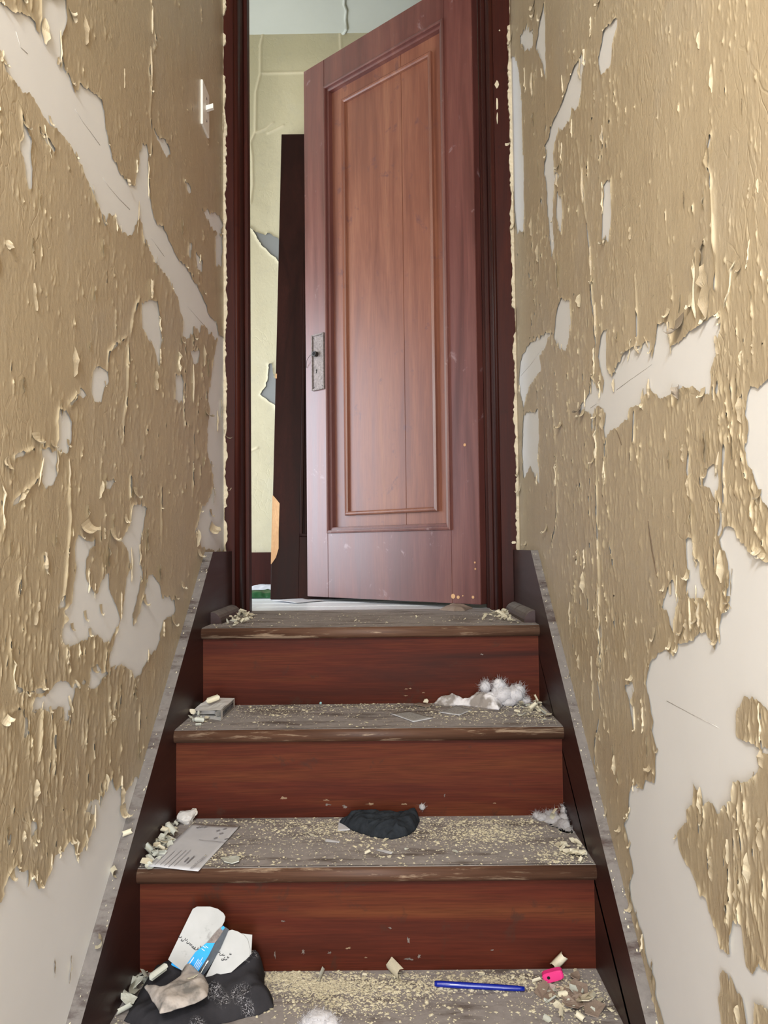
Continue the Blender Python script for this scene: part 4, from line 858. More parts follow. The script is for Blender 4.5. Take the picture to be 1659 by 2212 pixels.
one(4, 860, 2108, .052, 'chip', 'long white roll of paint lying against the third riser', True, .1); one(4, 690, 2112, .030, 'chip_grey', 'narrow pale paint roll amid the crumbs of the fourth step', True, .1)
one(2, 462, 1519, .030, 'chip', 'cream paint curl lying on top of the crushed packet', True, .15, 0.024)
for px, py, sz in ((250, 1858, .030), (275, 1803, .022), (205, 2035, .034)):
    p = onX(px, py, XL-0.011); k = {250: 'middle', 275: 'upper', 205: 'lowest'}[px]
    zt = -0.007-0.845*(1.871-p[1]) if p[1] < 1.871 else -0.007
    o = chip(XL-0.011, p[1], zt+0.001, sz, 'chip', f'{k} of three cream paint rolls resting on the left stringer', 'rolls on the left stringer', q, .3, True)
def ledge_crumbs():
    r = np.random.default_rng(9); V = []; T = []; n = 240
    for i in range(n):
        left = i % 2; x0, x1, yk, zk, sl = ((WL, XL, 1.871, -0.007, 0.845), (XR, WR, 1.842, -0.012, 0.868))[0 if left else 1]
        y_ = r.uniform(0.95, 2.05); x = r.uniform(x0+.002, x1-.001); z = zk-sl*(yk-y_) if y_ < yk else zk; s = min(.0022, r.lognormal(-7.1, .5)); b = len(V)
        for dx, dy in ((-1, -.6), (1, -.8), (.7, .9), (-.9, .6)):
            yy = y_+dy*s; zz = zk-sl*(yk-yy) if yy < yk else zk; V.append((x+dx*s*.6, yy, zz+.0006+(.0008 if dx > 0 else 0)))
        T += [(b, b+1, b+2), (b, b+2, b+3)]
    o = fast_mesh('paint_crumbs', np.array(V), np.array(T), 'crumb', None, False)
    tag(o, 'tiny cream paint crumbs on the sloping tops of both stringers', 'paint crumbs', kind='stuff')
ledge_crumbs()

# ---- fluff
def fluff(name, blobs, mat, label, seed, fibres=900, flen=0.016, tread=2):
    """tuft of loose fibre: lumpy body plus stray fibres"""
    bm = bmesh.new(); r = np.random.default_rng(seed); zmin = TZ(tread)+.0005; ymax = TY(tread-1)+OV-.001
    for (c, rad, sq) in blobs:
        res = bmesh.ops.create_icosphere(bm, subdivisions=3, radius=1.0)
        for v in res['verts']:
            d = np.array(v.co); n = fbm(np.array([d[0]*2.3+c[0]*50+7]), np.array([d[1]*2.3+d[2]*1.7+c[1]*40]), seed, 4)[0]
            n2 = fbm(np.array([d[0]*7+c[0]*90]), np.array([d[1]*7+d[2]*5]), seed+3, 3)[0]
            k = rad*(0.62+0.55*n+0.28*n2); v.co = Vector((min(c[0]+d[0]*k, XR-.003), min(c[1]+d[1]*k, ymax), max(c[2]+d[2]*k*sq, zmin)))
    bm.verts.ensure_lookup_table()
    base = min(v.co.z for v in bm.verts)
    me = bpy.data.meshes.new(name); bm.normal_update()
    src = [(np.array(v.co), np.array(v.normal)) for v in bm.verts]; bm.to_mesh(me); bm.free()
    me.materials.append(MAT[mat]); me.polygons.foreach_set('use_smooth', [True]*len(me.polygons))
    root = bpy.data.objects.new(name, me); COL.objects.link(root); tag(root, label, 'fluff')
    V = []; T = []
    for i in range(fibres):
        p, nn = src[r.integers(len(src))]; d = nn+r.normal(0, .6, 3); d /= np.linalg.norm(d)+1e-9; l = flen*r.uniform(.3, 1); s = np.cross(d, r.normal(0, 1, 3)); s = s/(np.linalg.norm(s)+1e-9)*0.00022
        b = len(V); m = p+d*l*.5+r.normal(0, .0015, 3); e = p+d*l+r.normal(0, .003, 3); V += [p-s, p+s, m+s, m-s, e]; T += [(b, b+1, b+2), (b, b+2, b+3), (b+3, b+2, b+4)]
    o = fast_mesh('fibres', np.array(V), np.array(T), mat, root, False); o['kind'] = 'stuff'
    return root
def fz(px, py, t, h): p = onZ(px, py, TZ(t)); return (p[0], p[1], TZ(t)+h)
def riser_y(t): return TY(t-1)+OV
def rp(px, py, t, back):                                # point measured on a plane a little in front of riser above tread t
    p = onY(px, py, riser_y(t)-back); return (p[0], p[1], p[2])
fluff('cotton_fluff', [(rp(1085, 1500, 2, .03), .026, .8), (rp(1110, 1500, 2, .03), .022, .8), (rp(1078, 1481, 2, .028), .015, 1), (rp(1048, 1483, 2, .026), .012, 1), (rp(1120, 1492, 2, .028), .014, 1), (rp(1135, 1514, 2, .03), .012, .6), (rp(1098, 1515, 2, .035), .02, .6)], 'fluff',
      'tuft of white cotton stuffing against the first riser beside the white sock', 3, 1500, .014)
a4 = []
for px, py, bk, rd in ((1228, 1752, .014, .018), (1225, 1772, .03, .022), (1220, 1790, .055, .023), (1228, 1805, .075, .02), (1195, 1775, .03, .02), (1172, 1768, .02, .014), (1160, 1762, .014, .009), (1205, 1790, .05, .018), (1190, 1760, .014, .012)):
    a4.append((rp(px, py, 3, bk), rd, .7))
fluff('cotton_fluff', a4, 'fluff_grey', 'dusty grey fluff in the right back corner of the third step', 8, 1500, .010, 3)
fluff('cotton_fluff', [(fz(690, 2212, 4, .008), .020, .6), (fz(712, 2216, 4, .006), .014, .6), (fz(668, 2214, 4, .006), .012, .6)], 'fluff', 'small white fluff tuft at the front of the fourth step', 5, 500, .010, 4)
fluff('cotton_fluff', [(rp(912, 1743, 3, .006), .006, 1)], 'fluff_grey', 'tiny grey fluff ball clinging to the second riser above the black rag', 6, 60, .003, 3)
p = onZ(1198, 1778, TZ(3)+.03); chip(p[0], p[1], TZ(3)+.040, .030, 'chip', 'bent cream paint strip lying on the dusty grey fluff', None, q, .3, True)

# ---- white sock with grey sole
z = TZ(2)
m, nt, b = new_mat('white_sock_cloth'); v = coords(nt); n_ = noise(nt, v, 26, 3, .5)
setc(nt, b, mixc(nt, ramp(nt, n_, [(.46, 0.0), (.58, 1.0)]), (0.70, 0.68, 0.70), (0.27, 0.24, 0.22))); b.inputs['Roughness'].default_value = .95; bump(nt, b, noise(nt, v, 300, 2), .5, .001); MAT['sock'] = m
sk = heap('crumpled_sock', foot(((936,1520),(950,1510),(1000,1506),(1050,1506),(1080,1512),(1092,1520),(1078,1534),(1040,1530),(1000,1524),(960,1526)), z), z,
          lambda P, d: 0.026*(1-np.exp(-d/0.010))*(0.55+0.7*folds(P, 4, 22, 40, .5)) + 0.002, 'sock', None, .0022)
tag(sk, 'crumpled white and grey sock on the second step beside white fluff', 'sock')

# ---- playing-card sized cards
def card(px, t, label, seed):
    o = flat_sheet('card', px, TZ(t), 'paper', .0006, None, .0008, .0006, seed); tag(o, label, 'card', 'cards on the second step')
    c = np.mean(px, 0); ins = [tuple(np.array(p)*0.90+c*0.10) for p in px]
    k = flat_sheet('printed_back', ins, TZ(t), 'printgrey', .0002, o, .0015, .0006, seed); return o
MAT['printgrey'] = plain('grey_printed_card_back', (0.30, 0.29, 0.28), .7, .35, 260)
card([(842,1543),(884,1536.5),(937,1552),(893,1561)], 2, 'grey printed card with pale border lying nearer the front of the second step', 1)
card([(947,1540),(985,1525),(1020,1534),(993,1547)], 2, 'grey printed card half under the white sock on the second step', 2)
fl_ = flat_sheet('brown_scrap', [(892,1524),(905,1519),(934,1525),(922,1530)], TZ(2), 'chip_brown', .001, None, .001, .002, 3); tag(fl_, 'small flat brown scrap left of the white sock', 'scrap')
pb = poly_plate('paint_fragment', [rp(x, y, 2, .03) for x, y in ((914,1517),(917,1511),(923,1510),(926,1514),(924,1518))], (0, .006, 0), 1, 'chip'); tag(pb, 'small rounded white fragment left of the white sock', 'fragment')
bb = tube('candy_stick', [fz(692, 1522, 2, .003), fz(700, 1516, 2, .004), fz(704, 1513, 2, .006)], .003, 'bluebit', None, 6) if MAT.setdefault('bluebit', plain('pale_blue_wrapper_bit', (.30, .50, .52), .5, .2)) else None
tag(bb, 'tiny pale blue and cream scrap at the back of the second step', 'scrap')

# ---- crushed packet
pk = empty('crushed_packet', tuple(fz(462, 1530, 2, 0)), 'crushed white cardboard packet with dark striped side at the left of the second step', 'packet')
zt = TZ(2); hgt = .026
def pp_(px, py, h): p = onZ(px, py, zt+h); return (p[0], p[1], zt+h)
A_ = [pp_(416,1536,.012), pp_(452,1507,.026), pp_(507,1508,.024), pp_(477,1534,.024)]     # top panel corners
B_ = [(x, y_, zt+.001) for x, y_, _ in A_]
top = []
for i in range(7):
    for j in range(5):
        u, v = i/6, j/4; p = (np.array(A_[0])*(1-u)+np.array(A_[3])*u)*(1-v)+(np.array(A_[1])*(1-u)+np.array(A_[2])*u)*v; p[2] += .0035*math.sin(7*u+5*v)*(1-abs(2*v-1)); top.append(tuple(p))
obj('top_panel', top, [(i*5+j, i*5+j+1, (i+1)*5+j+1, (i+1)*5+j) for i in range(6) for j in range(4)], 'card', pk)
obj('bottom_panel', [B_[0], B_[3], B_[2], B_[1]], [(0, 1, 2, 3)], 'card', pk)
side = [B_[3], B_[2], A_[2], A_[3]]
obj('side_panel', side, [(0, 1, 2, 3)], 'card', pk)
obj('back_panel', [B_[1], B_[2], A_[2], A_[1]], [(0, 1, 2, 3)], 'card', pk); obj('far_side_panel', [B_[0], B_[1], A_[1], A_[0]], [(0, 1, 2, 3)], 'card', pk)
sn = np.cross(np.array(B_[2])-np.array(B_[3]), np.array(A_[3])-np.array(B_[3])); sn /= np.linalg.norm(sn)
def sidepos(u, v): p = (np.array(side[0])*(1-u)+np.array(side[1])*u)*(1-v)+(np.array(side[3])*(1-u)+np.array(side[2])*u)*v; return tuple(p+sn*.0006)
def sidequad(nm, u0, u1, v0, v1, mt): obj(nm, [sidepos(u0, v0), sidepos(u1, v0), sidepos(u1, v1), sidepos(u0, v1)], [(0, 1, 2, 3)], mt, pk)
sidequad('dark_label', .12, .88, .30, .74, 'foil'); sidequad('label_stripe', .10, .90, .80, .84, 'ink'); sidequad('label_stripe', .10, .90, .88, .92, 'ink'); sidequad('label_stripe', .10, .90, .14, .18, 'ink'); sidequad('label_stripe', .10, .90, .22, .25, 'ink')
for u0 in (.26, .56):
    sidequad('label_print', u0, u0+.14, .40, .62, 'greyink')
obj('end_flap', [pp_(462,1541,.004), pp_(468,1548,.001), pp_(478,1544,.002), pp_(482,1538,.008), pp_(477,1533,.022), pp_(467,1537,.020)], [(0, 1, 2, 3, 4, 5)], 'white', pk)
obj('lower_flap', [pp_(418,1538,.008), pp_(432,1543,.004), pp_(464,1542,.005), pp_(466,1536,.012), pp_(440,1533,.016)], [(0, 1, 2, 3, 4)], 'card', pk)

# ---- envelope on the third step
z3 = TZ(3)
ev = flat_sheet('paper_form', [(320,1877),(428,1884),(518,1788),(418,1781)], z3, 'paper', .0008, None, .0012, .003, 4, 14); tag(ev, 'white printed paper form with ruled lines lying at the left of the third step', 'paper')
EC = [onZ(x, y, z3)[:2] for x, y in ((320,1877),(428,1884),(518,1788),(418,1781))]
def evp(px, py, h=.0052): p = onZ(px, py, z3+.004); return (p[0], p[1], z3+h)
def evline(nm, a, b, w, mt, h=.0052):
    A2, B2 = np.array(evp(*a, h)), np.array(evp(*b, h)); d = B2-A2; nn = np.array([-d[1], d[0], 0]); nn = nn/np.linalg.norm(nn)*w
    obj(nm, [tuple(A2-nn), tuple(B2-nn), tuple(B2+nn), tuple(A2+nn)], [(0, 1, 2, 3)], mt, ev)
for a_, b__ in (((334,1870),(362,1842)), ((346,1870),(377,1840)), ((355,1872),(392,1838)), ((363,1875),(402,1838)), ((376,1872),(412,1837))): evline('ruled_line', a_, b__, .0004, 'greyink')
evline('fold_flap', (430,1815), (489,1821), .0007, 'greyink'); 
for a_, b__ in (((398,1863),(408,1853)), ((403,1866),(420,1850))): evline('written_mark', a_, b__, .0012, 'greyink')
for c_ in ((471,1795),(486,1791),(478,1801),(466,1811),(489,1813),(428,1788),(436,1787),(444,1787)):
    evline('printed_mark', (c_[0]-4, c_[1]+1.2), (c_[0]+4, c_[1]-1.2), .0016, 'greyink')
tc = bpy.data.curves.new('printed_words', 'FONT'); tc.body = 'PRINT CLEARLY'; tc.size = .0115; tc.align_x = 'LEFT'
to = bpy.data.objects.new('printed_words_source', tc); COL.objects.link(to); bpy.context.view_layer.update()
tm = bpy.data.meshes.new_from_object(to.evaluated_get(bpy.context.evaluated_depsgraph_get())); bpy.data.objects.remove(to); tm.name = 'printed_words'
tm.materials.clear(); tm.materials.append(MAT['greyink'])
a_, b__ = np.array(evp(416, 1879)), np.array(evp(450, 1848)); d_ = b__-a_; ln_ = np.linalg.norm(d_); d_ /= ln_
tw_ = max(v.co.x for v in tm.vertices); s_ = ln_/tw_
o = place('printed_words', tm, Matrix(((d_[0]*s_, -d_[1]*s_, 0, a_[0]), (d_[1]*s_, d_[0]*s_, 0, a_[1]), (0, 0, 1, a_[2]+.0006), (0, 0, 0, 1))), ev)

# ---- crumpled paper
def crumple(name, c, rad, mat, label, seed, cat='paper', sq=0.8):
    bm = bmesh.new(); bmesh.ops.create_icosphere(bm, subdivisions=3, radius=1.0); r = random.Random(seed)
    dirs = [Vector((r.gauss(0, 1), r.gauss(0, 1), r.gauss(0, 1))).normalized() for _ in range(26)]; off = [r.uniform(.6, 1.0) for _ in dirs]
    for v in bm.verts:
        d = v.co.normalized(); k = min(o_/max(.2, d.dot(q_)) for q_, o_ in zip(dirs, off) if d.dot(q_) > .2); k *= r.uniform(.94, 1.06); v.co = Vector((c[0]+d.x*rad*k, c[1]+d.y*rad*k, c[2]+d.z*rad*k*sq))
    me = bpy.data.meshes.new(name); bm.to_mesh(me); bm.free(); me.materials.append(MAT[mat]); o = bpy.data.objects.new(name, me); COL.objects.link(o); return tag(o, label, cat)
crumple('crumpled_paper', rp(400, 1768, 3, .024), .021, 'card', 'crumpled ball of white paper in the left back corner of the third step', 3)
crumple('crumpled_paper', rp(417, 1757, 3, .012), .013, 'white', 'torn white paper peak sticking up from the crumpled ball on the third step', 4)

# ---- black rag on the third step
rag = heap('black_rag', foot(((733,1778),(770,1768),(830,1768),(900,1766),(906,1774),(900,1792),(880,1806),(845,1814),(800,1808),(765,1796)), z3), z3,
           lambda P, d: 0.021*(1-np.exp(-d/0.007))*(0.35+0.9*folds(P, 9, 17, 38, .5)) + np.clip((P[:, 1]-(riser_y(3)-.03))/.03, 0, 1)*.012*np.clip((P[:, 0]-0.0)/.06, 0, 1)+.002, 'bcloth', None, .0025)
tag(rag, 'crumpled black rag flecked with crumbs at the back of the third step', 'rag')
o = flat_sheet('paper_scrap', [(729,1796),(733,1768),(760,1769),(756,1794)], z3, 'paper', .0006, None, .0006, .0005, 5); tag(o, 'white paper scrap under the left end of the black rag', 'paper')
for k_, pxs in enumerate(([(702,1818),(704,1814),(735,1818),(733,1822)], [(812,1838),(815,1834),(849,1842),(845,1846)])):
    o = flat_sheet('paper_scrap', pxs, z3, 'paper', .0005, None, .0005, .0008, 6+k_); tag(o, ('thin white paper sliver left of the middle of the third step', 'thin white paper sliver below the black rag on the third step')[k_], 'paper')

# ---- bandana heap, cards, wrapper and sock on the fourth step
z4 = TZ(4); ry = riser_y(4)
m, nt, b = new_mat('black_paisley_cloth'); v = coords(nt); base_c = ramp(nt, noise(nt, v, 18, 3), [(.3, (.020, .019, .022)), (.7, (.042, .040, .045))])
tc_ = nt.nodes.new('ShaderNodeTexCoord'); mask = None
BL = tuple(foot(((420, 2150),), z4)[0])
SPOTS = [(528, 2070, .030), (545, 2085, .018), (460, 2140, .030), (482, 2150, .020), (520, 2140, .030), (535, 2155, .018), (533, 2096, .012), (425, 2192, .026), (470, 2105, .016)]
spot_pos = []
for (px, py, r_) in SPOTS:
    p = onZ(px, py, z4+.028); spot_pos.append((p[0], p[1], r_))
for (x, y_, r_) in spot_pos:
    dn = nt.nodes.new('ShaderNodeVectorMath'); dn.operation = 'DISTANCE'; sp_ = nt.nodes.new('ShaderNodeSeparateXYZ'); cb = nt.nodes.new('ShaderNodeCombineXYZ')
    lk(nt, tc_.outputs['Object'], sp_.inputs[0]); lk(nt, sp_.outputs[0], cb.inputs[0]); lk(nt, sp_.outputs[1], cb.inputs[1]); lk(nt, cb.outputs[0], dn.inputs[0]); dn.inputs[1].default_value = (x, y_, 0)
    f_ = ramp(nt, dn.outputs['Value'], [(r_*.40, 1.0), (r_*.62, 0.0)]); mask = f_ if mask is None else math_(nt, 'MAXIMUM', mask, f_)
sq_ = noise(nt, v, 170, 1, .4, 1.2); lines = math_(nt, 'MULTIPLY', ramp(nt, sq_, [(.43, 0.0), (.455, 1.0), (.485, 1.0), (.51, 0.0)]), mask)
setc(nt, b, mixc(nt, lines, base_c, (.33, .32, .34))); b.inputs['Roughness'].default_value = .95; b.inputs['Specular IOR Level'].default_value = .1; bump(nt, b, noise(nt, v, 700, 2), .3, .001); MAT['bandana'] = m
def band_h(P, d):
    back = sstep(ry-.13, ry-.005, P[:, 1]); right = sstep(-.32, -.20, P[:, 0])
    return (0.020+0.020*back+0.030*back*right)*(1-np.exp(-d/0.012))*(0.72+0.42*folds(P, 21, 9, 15, .6)) + .004*folds(P, 23, 30, 22, .2)*(1-np.exp(-d/.02)) + .001
bd = heap('dark_bandana', foot(((268,2205),(300,2150),(330,2105),(365,2100),(420,2095),(500,2092),(560,2092),(572,2110),(570,2140),(590,2160),(592,2176),(560,2192),(480,2212),(430,2235),(330,2240)), z4), z4, band_h, 'bandana', None, .0028)
tag(bd, 'crumpled black paisley bandana heaped at the left of the fourth step', 'bandana')
def on_lean(px, py, lean):                                 # plane leaning back onto the riser: y = ry-.004 at top, forward below
    d = ray(px, py); y0_, zt_ = ry-.006, z4+.19            # at z = zt_ touches y0_
    t = (y0_ - lean*zt_)/(d[1]-lean*d[2]); return d*t
def leaning_plate(name, pxs, lean, off, mat, label, cat, thick=.0012):
    nrm = np.array([0, -1.0, lean]); nrm /= np.linalg.norm(nrm); P = [on_lean(x, y_, lean)+nrm*off for x, y_ in pxs]
    o = poly_plate(name, P, nrm, thick, mat); return tag(o, label, cat)
MAT['markcard'] = None
m, nt, b = new_mat('marked_white_card'); v = coords(nt); c_ = ramp(nt, noise(nt, v, 20, 4), [(.3, (.40, .40, .395)), (.7, (.47, .47, .465))])
sm = noise(nt, v, 34, 5, .7); c_ = mixc(nt, ramp(nt, sm, [(.60, 0.0), (.72, .6)]), c_, (.22, .21, .20)); setc(nt, b, c_); b.inputs['Roughness'].default_value = .75; MAT['markcard'] = m
arc = [(365,2072),(395,2010),(418,1963),(427,1958),(455,1958),(472,1963),(484,1972),(488,1980),(486,1990),(470,2022),(440,2065),(400,2100)]
cardA = leaning_plate('white_card', arc, .42, .004, 'markcard', 'soiled white card with rounded top leaning on the third riser left of the blue wrapper', 'card')
arc2 = [(445,2110),(470,2060),(494,2010),(502,2008),(515,2012),(528,2020),(536,2030),(541,2050),(540,2065),(500,2100)]
leaning_plate('white_card', [(505,2045),(520,2016),(545,2019),(543,2060),(530,2075)], .42, .000, 'markcard', 'square cornered white card behind the rounded one at the right of the blue wrapper', 'card')
cardB = leaning_plate('white_card', arc2, .42, .0022, 'markcard', 'soiled white card with rounded top tucked behind the bandana right of the blue wrapper', 'card')
wr = empty('foil_wrapper', tuple(on_lean(450, 2100, .42)), 'bright blue and dark foil wrapper with white print between two white cards', 'wrapper')
nrm = np.array([0, -1.0, .42]); nrm /= np.linalg.norm(nrm)
def wq(nm, pxs, off, mt, par=wr): return poly_plate(nm, [on_lean(x, y_, .42)+nrm*off for x, y_ in pxs], nrm, .0004, mt, par)
wq('dark_foil', [(424,2106),(446,2072),(470,2030),(484,1999),(496,2007),(478,2048),(452,2092),(436,2112)], .0058, 'foil')
bp = wq('blue_panel', [(404,2084),(424,2056),(448,2036),(466,2036),(452,2064),(428,2101)], .0066, 'blue')
wq('silver_foil', [(448,2036),(470,2010),(481,2000),(488,2003),(478,2020),(466,2036)], .0066, 'metal')
wq('blue_corner', [(479,2004),(484,1999),(488,2003),(483,2009)], .0072, 'blue'); wq('blue_edge', [(372,2079),(398,2092),(399,2098),(371,2084)], .003, 'blue')
for a_, b__, w_ in (((410,2083),(421,2067),.9), ((418,2092),(431,2070),.5), ((421,2095),(433,2073),.5), ((423,2098),(440,2067),.5), ((426,2099),(438,2078),.5), ((441,2043),(447,2047),.6), ((438,2048),(444,2053),.6), ((446,2042),(452,2047),.5)):
    d_ = np.array(b__, float)-np.array(a_); nn = np.array([-d_[1], d_[0]])/np.linalg.norm(d_)*w_
    wq('white_print', [tuple(np.array(a_)-nn), tuple(np.array(b__)-nn), tuple(np.array(b__)+nn), tuple(np.array(a_)+nn)], .0072, 'white', bp)
for a_, b__, w_ in (((434,2104),(444,2086),.6), ((445,2085),(446.5,2082),.8), ((447,2081),(452,2074),1.2)):
    d_ = np.array(b__, float)-np.array(a_); nn = np.array([-d_[1], d_[0]])/np.linalg.norm(d_)*w_
    wq('white_print', [tuple(np.array(a_)-nn), tuple(np.array(b__)-nn), tuple(np.array(b__)+nn), tuple(np.array(a_)+nn)], .0066, 'white')
def squiggle(par, off, marks):
    for (x, y_, s_) in marks:
        pts = [on_lean(x+s_*math.cos(t)*(1+.3*math.sin(3*t)), y_+s_*.8*math.sin(t), .42)+nrm*off for t in [k*.9 for k in range(6)]]
        tube('printed_squiggle', pts, .0006, 'ink', par, 4)
squiggle(cardA, .0056, ((391,2022,3.5), (396,2030,3), (404,2028,3), (408,2035,3), (414,2039,2.5), (425,2048,4), (421,2046,3), (431,2048,2.5), (418,2044,2), (436,2044,2)))
squiggle(cardB, .0038, ((474,2055,2.5), (478,2061,3), (484,2062,2.5), (488,2070,4), (482,2072,2.5), (499,2060,2), (494,2067,2)))
m, nt, b = new_mat('soiled_tan_sock'); v = coords(nt); n_ = noise(nt, v, 22, 4, .6)
setc(nt, b, mixc(nt, ramp(nt, n_, [(.46, 0.0), (.60, .9)]), (.42, .37, .335), (.14, .13, .12))); b.inputs['Roughness'].default_value = .95; bump(nt, b, noise(nt, v, 300, 2), .4, .001); MAT['tansock'] = m
BZ = z4+.044
sock2 = heap('folded_sock', foot(((314,2133),(350,2140),(385,2118),(398,2092),(410,2086),(425,2098),(440,2110),(450,2130),(448,2152),(420,2168),(372,2184),(345,2190),(335,2170)), BZ), BZ,
             lambda P, d: 0.013*(1-np.exp(-d/0.006))*(0.6+0.6*folds(P, 31, 14, 22, .8))+.001, 'tansock', None, .0022)
# rest it on the bandana: shift down to the cloth surface
tag(sock2, 'dirty folded tan and grey sock lying on the black bandana', 'sock')
p = onZ(345, 2118, z4+.036); chip(p[0], p[1], z4+.040, .030, 'chip_grey', 'bluish white paint curl on the left side of the bandana', None, q, .3, True)
p = onZ(415, 2112, BZ+.012); chip(p[0], p[1], BZ+.011, .022, 'chip', 'white square paint bit on the folded tan sock', None, q, .2, False)
chips_px(4, 500, 2160, 90, 40, 0, .005, .01, 'chip', 'x', 'x', 34)

# ---- pen barrel, pink piece
pa, pb_ = np.array(onZ(941, 2125, z4+.006)), np.array(onZ(1133, 2136, z4+.005))
pen = empty('pen', (pa[0], pa[1], z4), 'translucent blue plastic pen barrel lying across the fourth step', 'pen')
dv = pb_-pa
tube('barrel', [tuple(pa+dv*t) for t in (0, .02, .3, .6, .92, .95, 1)], [.0046, .0050, .0050, .0047, .0043, .0038, .0036], 'penblue', pen, 14)
tube('end_cap', [tuple(pa-dv*.012), tuple(pa+dv*.0)], [.0036, .0046], 'penblue', pen, 14)
c_ = onZ(1194, 2112, z4+.009); pk2 = empty('pink_plastic_piece', (c_[0], c_[1], z4), 'hot pink rounded plastic piece with a hole at the back of the fourth step', 'plastic piece')
L_, H_, T_ = .036, .017, .014; N_ = 20; rot = Matrix.Rotation(-.32, 3, 'Y') @ Matrix.Rotation(-.12, 3, 'Z')
prof = []
for k in range(N_):
    a_ = 2*math.pi*k/N_; ca, sa = math.cos(a_), math.sin(a_); prof.append((L_/2*math.copysign(abs(ca)**.5, ca), H_/2*math.copysign(abs(sa)**.5, sa)))
V = []
for yy, sc_ in ((-T_/2, .86), (-T_/2+.002, 1), (T_/2-.002, 1), (T_/2, .86)):
    for x, zz in prof: w_ = rot @ Vector((x*sc_, yy, zz*sc_)); V.append((c_[0]+w_.x, c_[1]+w_.y, z4+.0135+w_.z))
Fc = [(r_*N_+k, r_*N_+(k+1) % N_, (r_+1)*N_+(k+1) % N_, (r_+1)*N_+k) for r_ in range(3) for k in range(N_)] + [tuple(range(N_)), tuple(range(4*N_-1, 3*N_-1, -1))]
o = obj('body', V, Fc, 'pink', pk2)
bm = bmesh.new(); bm.from_mesh(o.data); bmesh.ops.recalc_face_normals(bm, faces=bm.faces[:]); bm.to_mesh(o.data); bm.free()
hv = []
for yy in (-T_/2-.0003, -T_/2+.001):
    for k in range(10):
        a_ = 2*math.pi*k/10; w_ = rot @ Vector((-.0075+.0028*math.cos(a_), yy, .0015+.0028*math.sin(a_))); hv.append((c_[0]+w_.x, c_[1]+w_.y, z4+.0135+w_.z))
obj('hole', hv, [tuple(range(10)), tuple(range(19, 9, -1))], 'black', pk2)

# ---- litter on the room floor
o = flat_sheet('paper_sheet', [(588,1300),(640,1303),(700,1299),(655,1294.5)], Z1, 'paper', .001, None, .001, .004, 8); tag(o, 'white paper sheet on the room floor in front of the dark leaning door', 'paper')
a_ = onY(545, 1290, 2.80); b__ = onY(640, 1290, 2.80)
bag = heap('plastic_bag', [(a_[0]-.05, 2.78), (-.36, 2.775), (-.34, 2.90), (a_[0]-.05, 2.95)], Z1, lambda P, d: .026*(1-np.exp(-d/.01))*(.6+.5*folds(P, 41, 14, 20, .3))+.002, 'green', None, .006)
tag(bag, 'crumpled dark green plastic bag by the far baseboard left of the leaning door', 'bag')
bag2 = heap('paper_wad', [(a_[0]-.06, 2.965), (-.33, 2.965), (-.33, 3.10), (a_[0]-.06, 3.10)], Z1, lambda P, d: .036*(1-np.exp(-d/.012))*(.7+.4*folds(P, 43, 12, 20, .3))+.003, 'paper', None, .006)
tag(bag2, 'white crumpled paper behind the green bag by the far baseboard', 'paper')
sc_ = heap('dusty_cloth_scrap', foot(((950,1318),(975,1308),(1000,1309),(1020,1314),(1005,1320),(980,1321)), Z1), Z1, lambda P, d: .012*(1-np.exp(-d/.01))*(.5+.7*folds(P, 45, 16, 20, .3))+.001, 'chip_brown', None, .003)
tag(sc_, 'dusty grey brown scrap below the bottom corner of the open door', 'scrap')
print('chips', NCHIP[0])

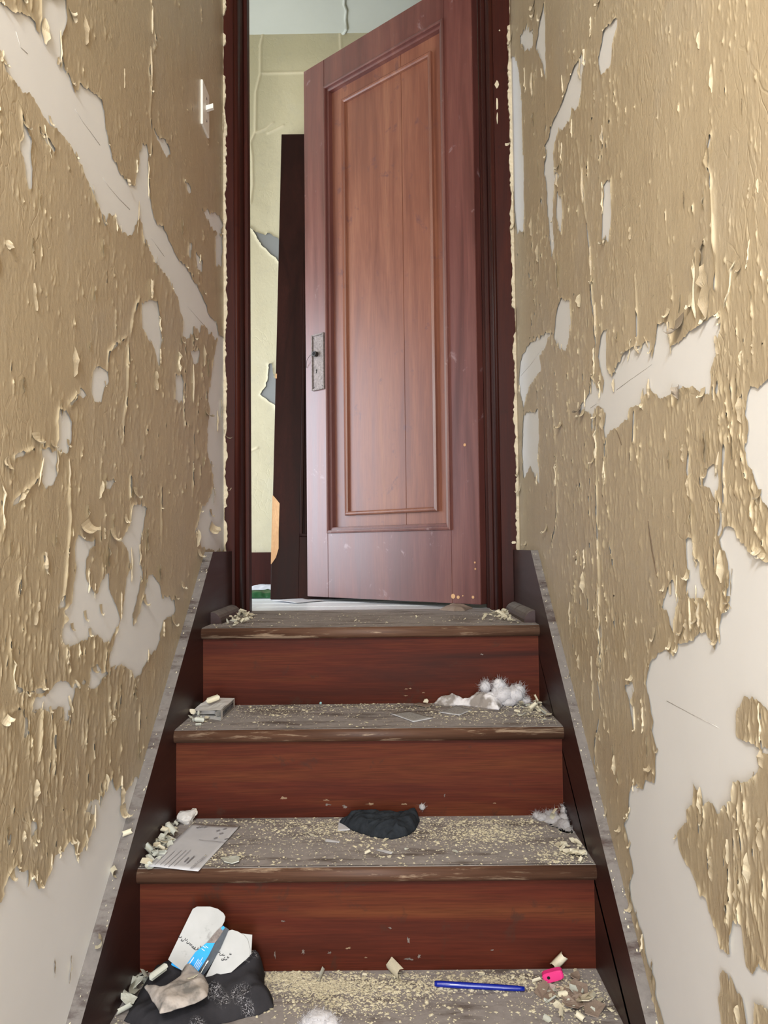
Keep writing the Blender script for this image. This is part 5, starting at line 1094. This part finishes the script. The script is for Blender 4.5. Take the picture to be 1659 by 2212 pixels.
# ------------------------------------------------------------------ marks: scuffs on the risers, paint on the casing, scratches and stains on the walls
MAT['scuff'] = plain('pale_scraped_wood', (0.26, 0.165, 0.10), .8, .3, 90); MAT['whitemark'] = plain('white_scrape', (0.15, 0.12, 0.105), .8, .4, 120)
MAT['stain'] = plain('brown_stain', (0.22, 0.165, 0.115), .8, .4, 60); MAT['scratch'] = plain('grey_scratch', (0.45, 0.43, 0.41), .8, .4, 60)
def mark(px, py, w, h, riser_i, mat, seed):
    q_ = random.Random(seed); y_ = TY(riser_i)+OV; n = 14; P = []
    for k in range(n):
        a = 2*math.pi*k/n; r_ = q_.uniform(.15, .9); p = onY(px+w*r_*math.cos(a), py+h*r_*math.sin(a), y_-.0003); P.append((p[0], y_-.0002, p[2]))
    poly_plate('worn_spot', P, (0, -1, 0), .0005, mat, st)
for i, (px, py, w, h, r_, m_) in enumerate(((612,1724,11,5,2,'scuff'), (705,1728,10,3,2,'scuff'), (708,1738,9,4,2,'whitemark'), (800,1737,15,4,2,'scuff'), (876,1737,12,4,2,'scuff'), (745,1742,8,5,2,'whitemark'), (1068,1735,5,2,2,'scuff'), (960,1718,3,8,2,'whitemark'),
    (655,2056,5,10,3,'whitemark'), (712,2058,7,5,3,'whitemark'), (752,2048,10,3,3,'scuff'), (882,2030,5,12,3,'whitemark'), (884,2072,16,5,3,'whitemark'), (842,2004,7,4,3,'whitemark'), (594,2062,3,12,3,'whitemark'), (612,1990,6,3,3,'whitemark'), (1063,2052,7,3,3,'whitemark'), (790,2068,5,2,3,'scuff'), (905,2066,6,8,3,'whitemark'),
    (877,1488,6,2,1,'scuff'), (886,1487,4,2,1,'scuff'), (915,1496,5,2,1,'scuff'), (876,1503,6,2,1,'scuff'), (1040,1413,5,4,1,'whitemark'))):
    mark(px, py, w, h, r_, m_, i)
for i, (px, py, w, h) in enumerate(((1073,183,5,11), (1074,225,2.5,18), (1074,255,2,14), (1079,66,2,2), (1100,198,6,1.5), (1110,1172,6,4))):
    q_ = random.Random(i+70); P = []
    for k in range(8):
        a = 2*math.pi*k/8; r_ = q_.uniform(.6, 1); p = onY(px+w*r_*math.cos(a), py+h*r_*math.sin(a), YC-.0185); P.append((min(p[0], WR-.001), YC-.0182, p[2]))
    poly_plate('paint_splash', P, (0, -1, 0), .0012, 'flake', t2)
for s_ in ("1:480,700 530,780 590,860 640,930", "1:660,1140 700,1200 760,1270 830,1340", "1:965,1520 1000,1570 1050,1640", "1:1200,1960 1260,2030 1330,2110", "1:100,200 130,300 180,350"):
    P = [onX(x, y_, WL) for x, y_ in tp(s_)]; tube('plaster_crack', [(WL+.0002, p[1]+rnd.gauss(0, .001), p[2]) for p in P], .0004, 'scratch', wall_left, 4)
for s_ in ("5:720,410 800,350 900,280 940,250", "5:560,520 620,480", "5:130,320 200,240 260,150", "6:980,310 1150,400 1290,470"):
    P = [onX(x, y_, WR) for x, y_ in tp(s_)]; tube('plaster_crack', [(WR-.0002, p[1]+rnd.gauss(0, .001), p[2]) for p in P], .0003, 'scratch', wall_right, 4)
for s_, w_ in (("5:925,1220 935,1300 950,1400 965,1480 978,1560", .0034), ("5:725,650 745,700 760,750", .0022)):
    P = [onX(x, y_, WR) for x, y_ in tp(s_)]; n = len(P); q_ = random.Random(3); ws = [w_*(.15+math.sin(math.pi*(k+.5)/n))*q_.uniform(.6, 1.2) for k in range(n)]
    poly_plate('stain_mark', [(WR-.0016, p[1]-w2, p[2]) for p, w2 in zip(P, ws)] + [(WR-.0016, p[1]+w2, p[2]) for p, w2 in list(zip(P, ws))[::-1]], (-1, 0, 0), .0004, 'stain', wall_right)
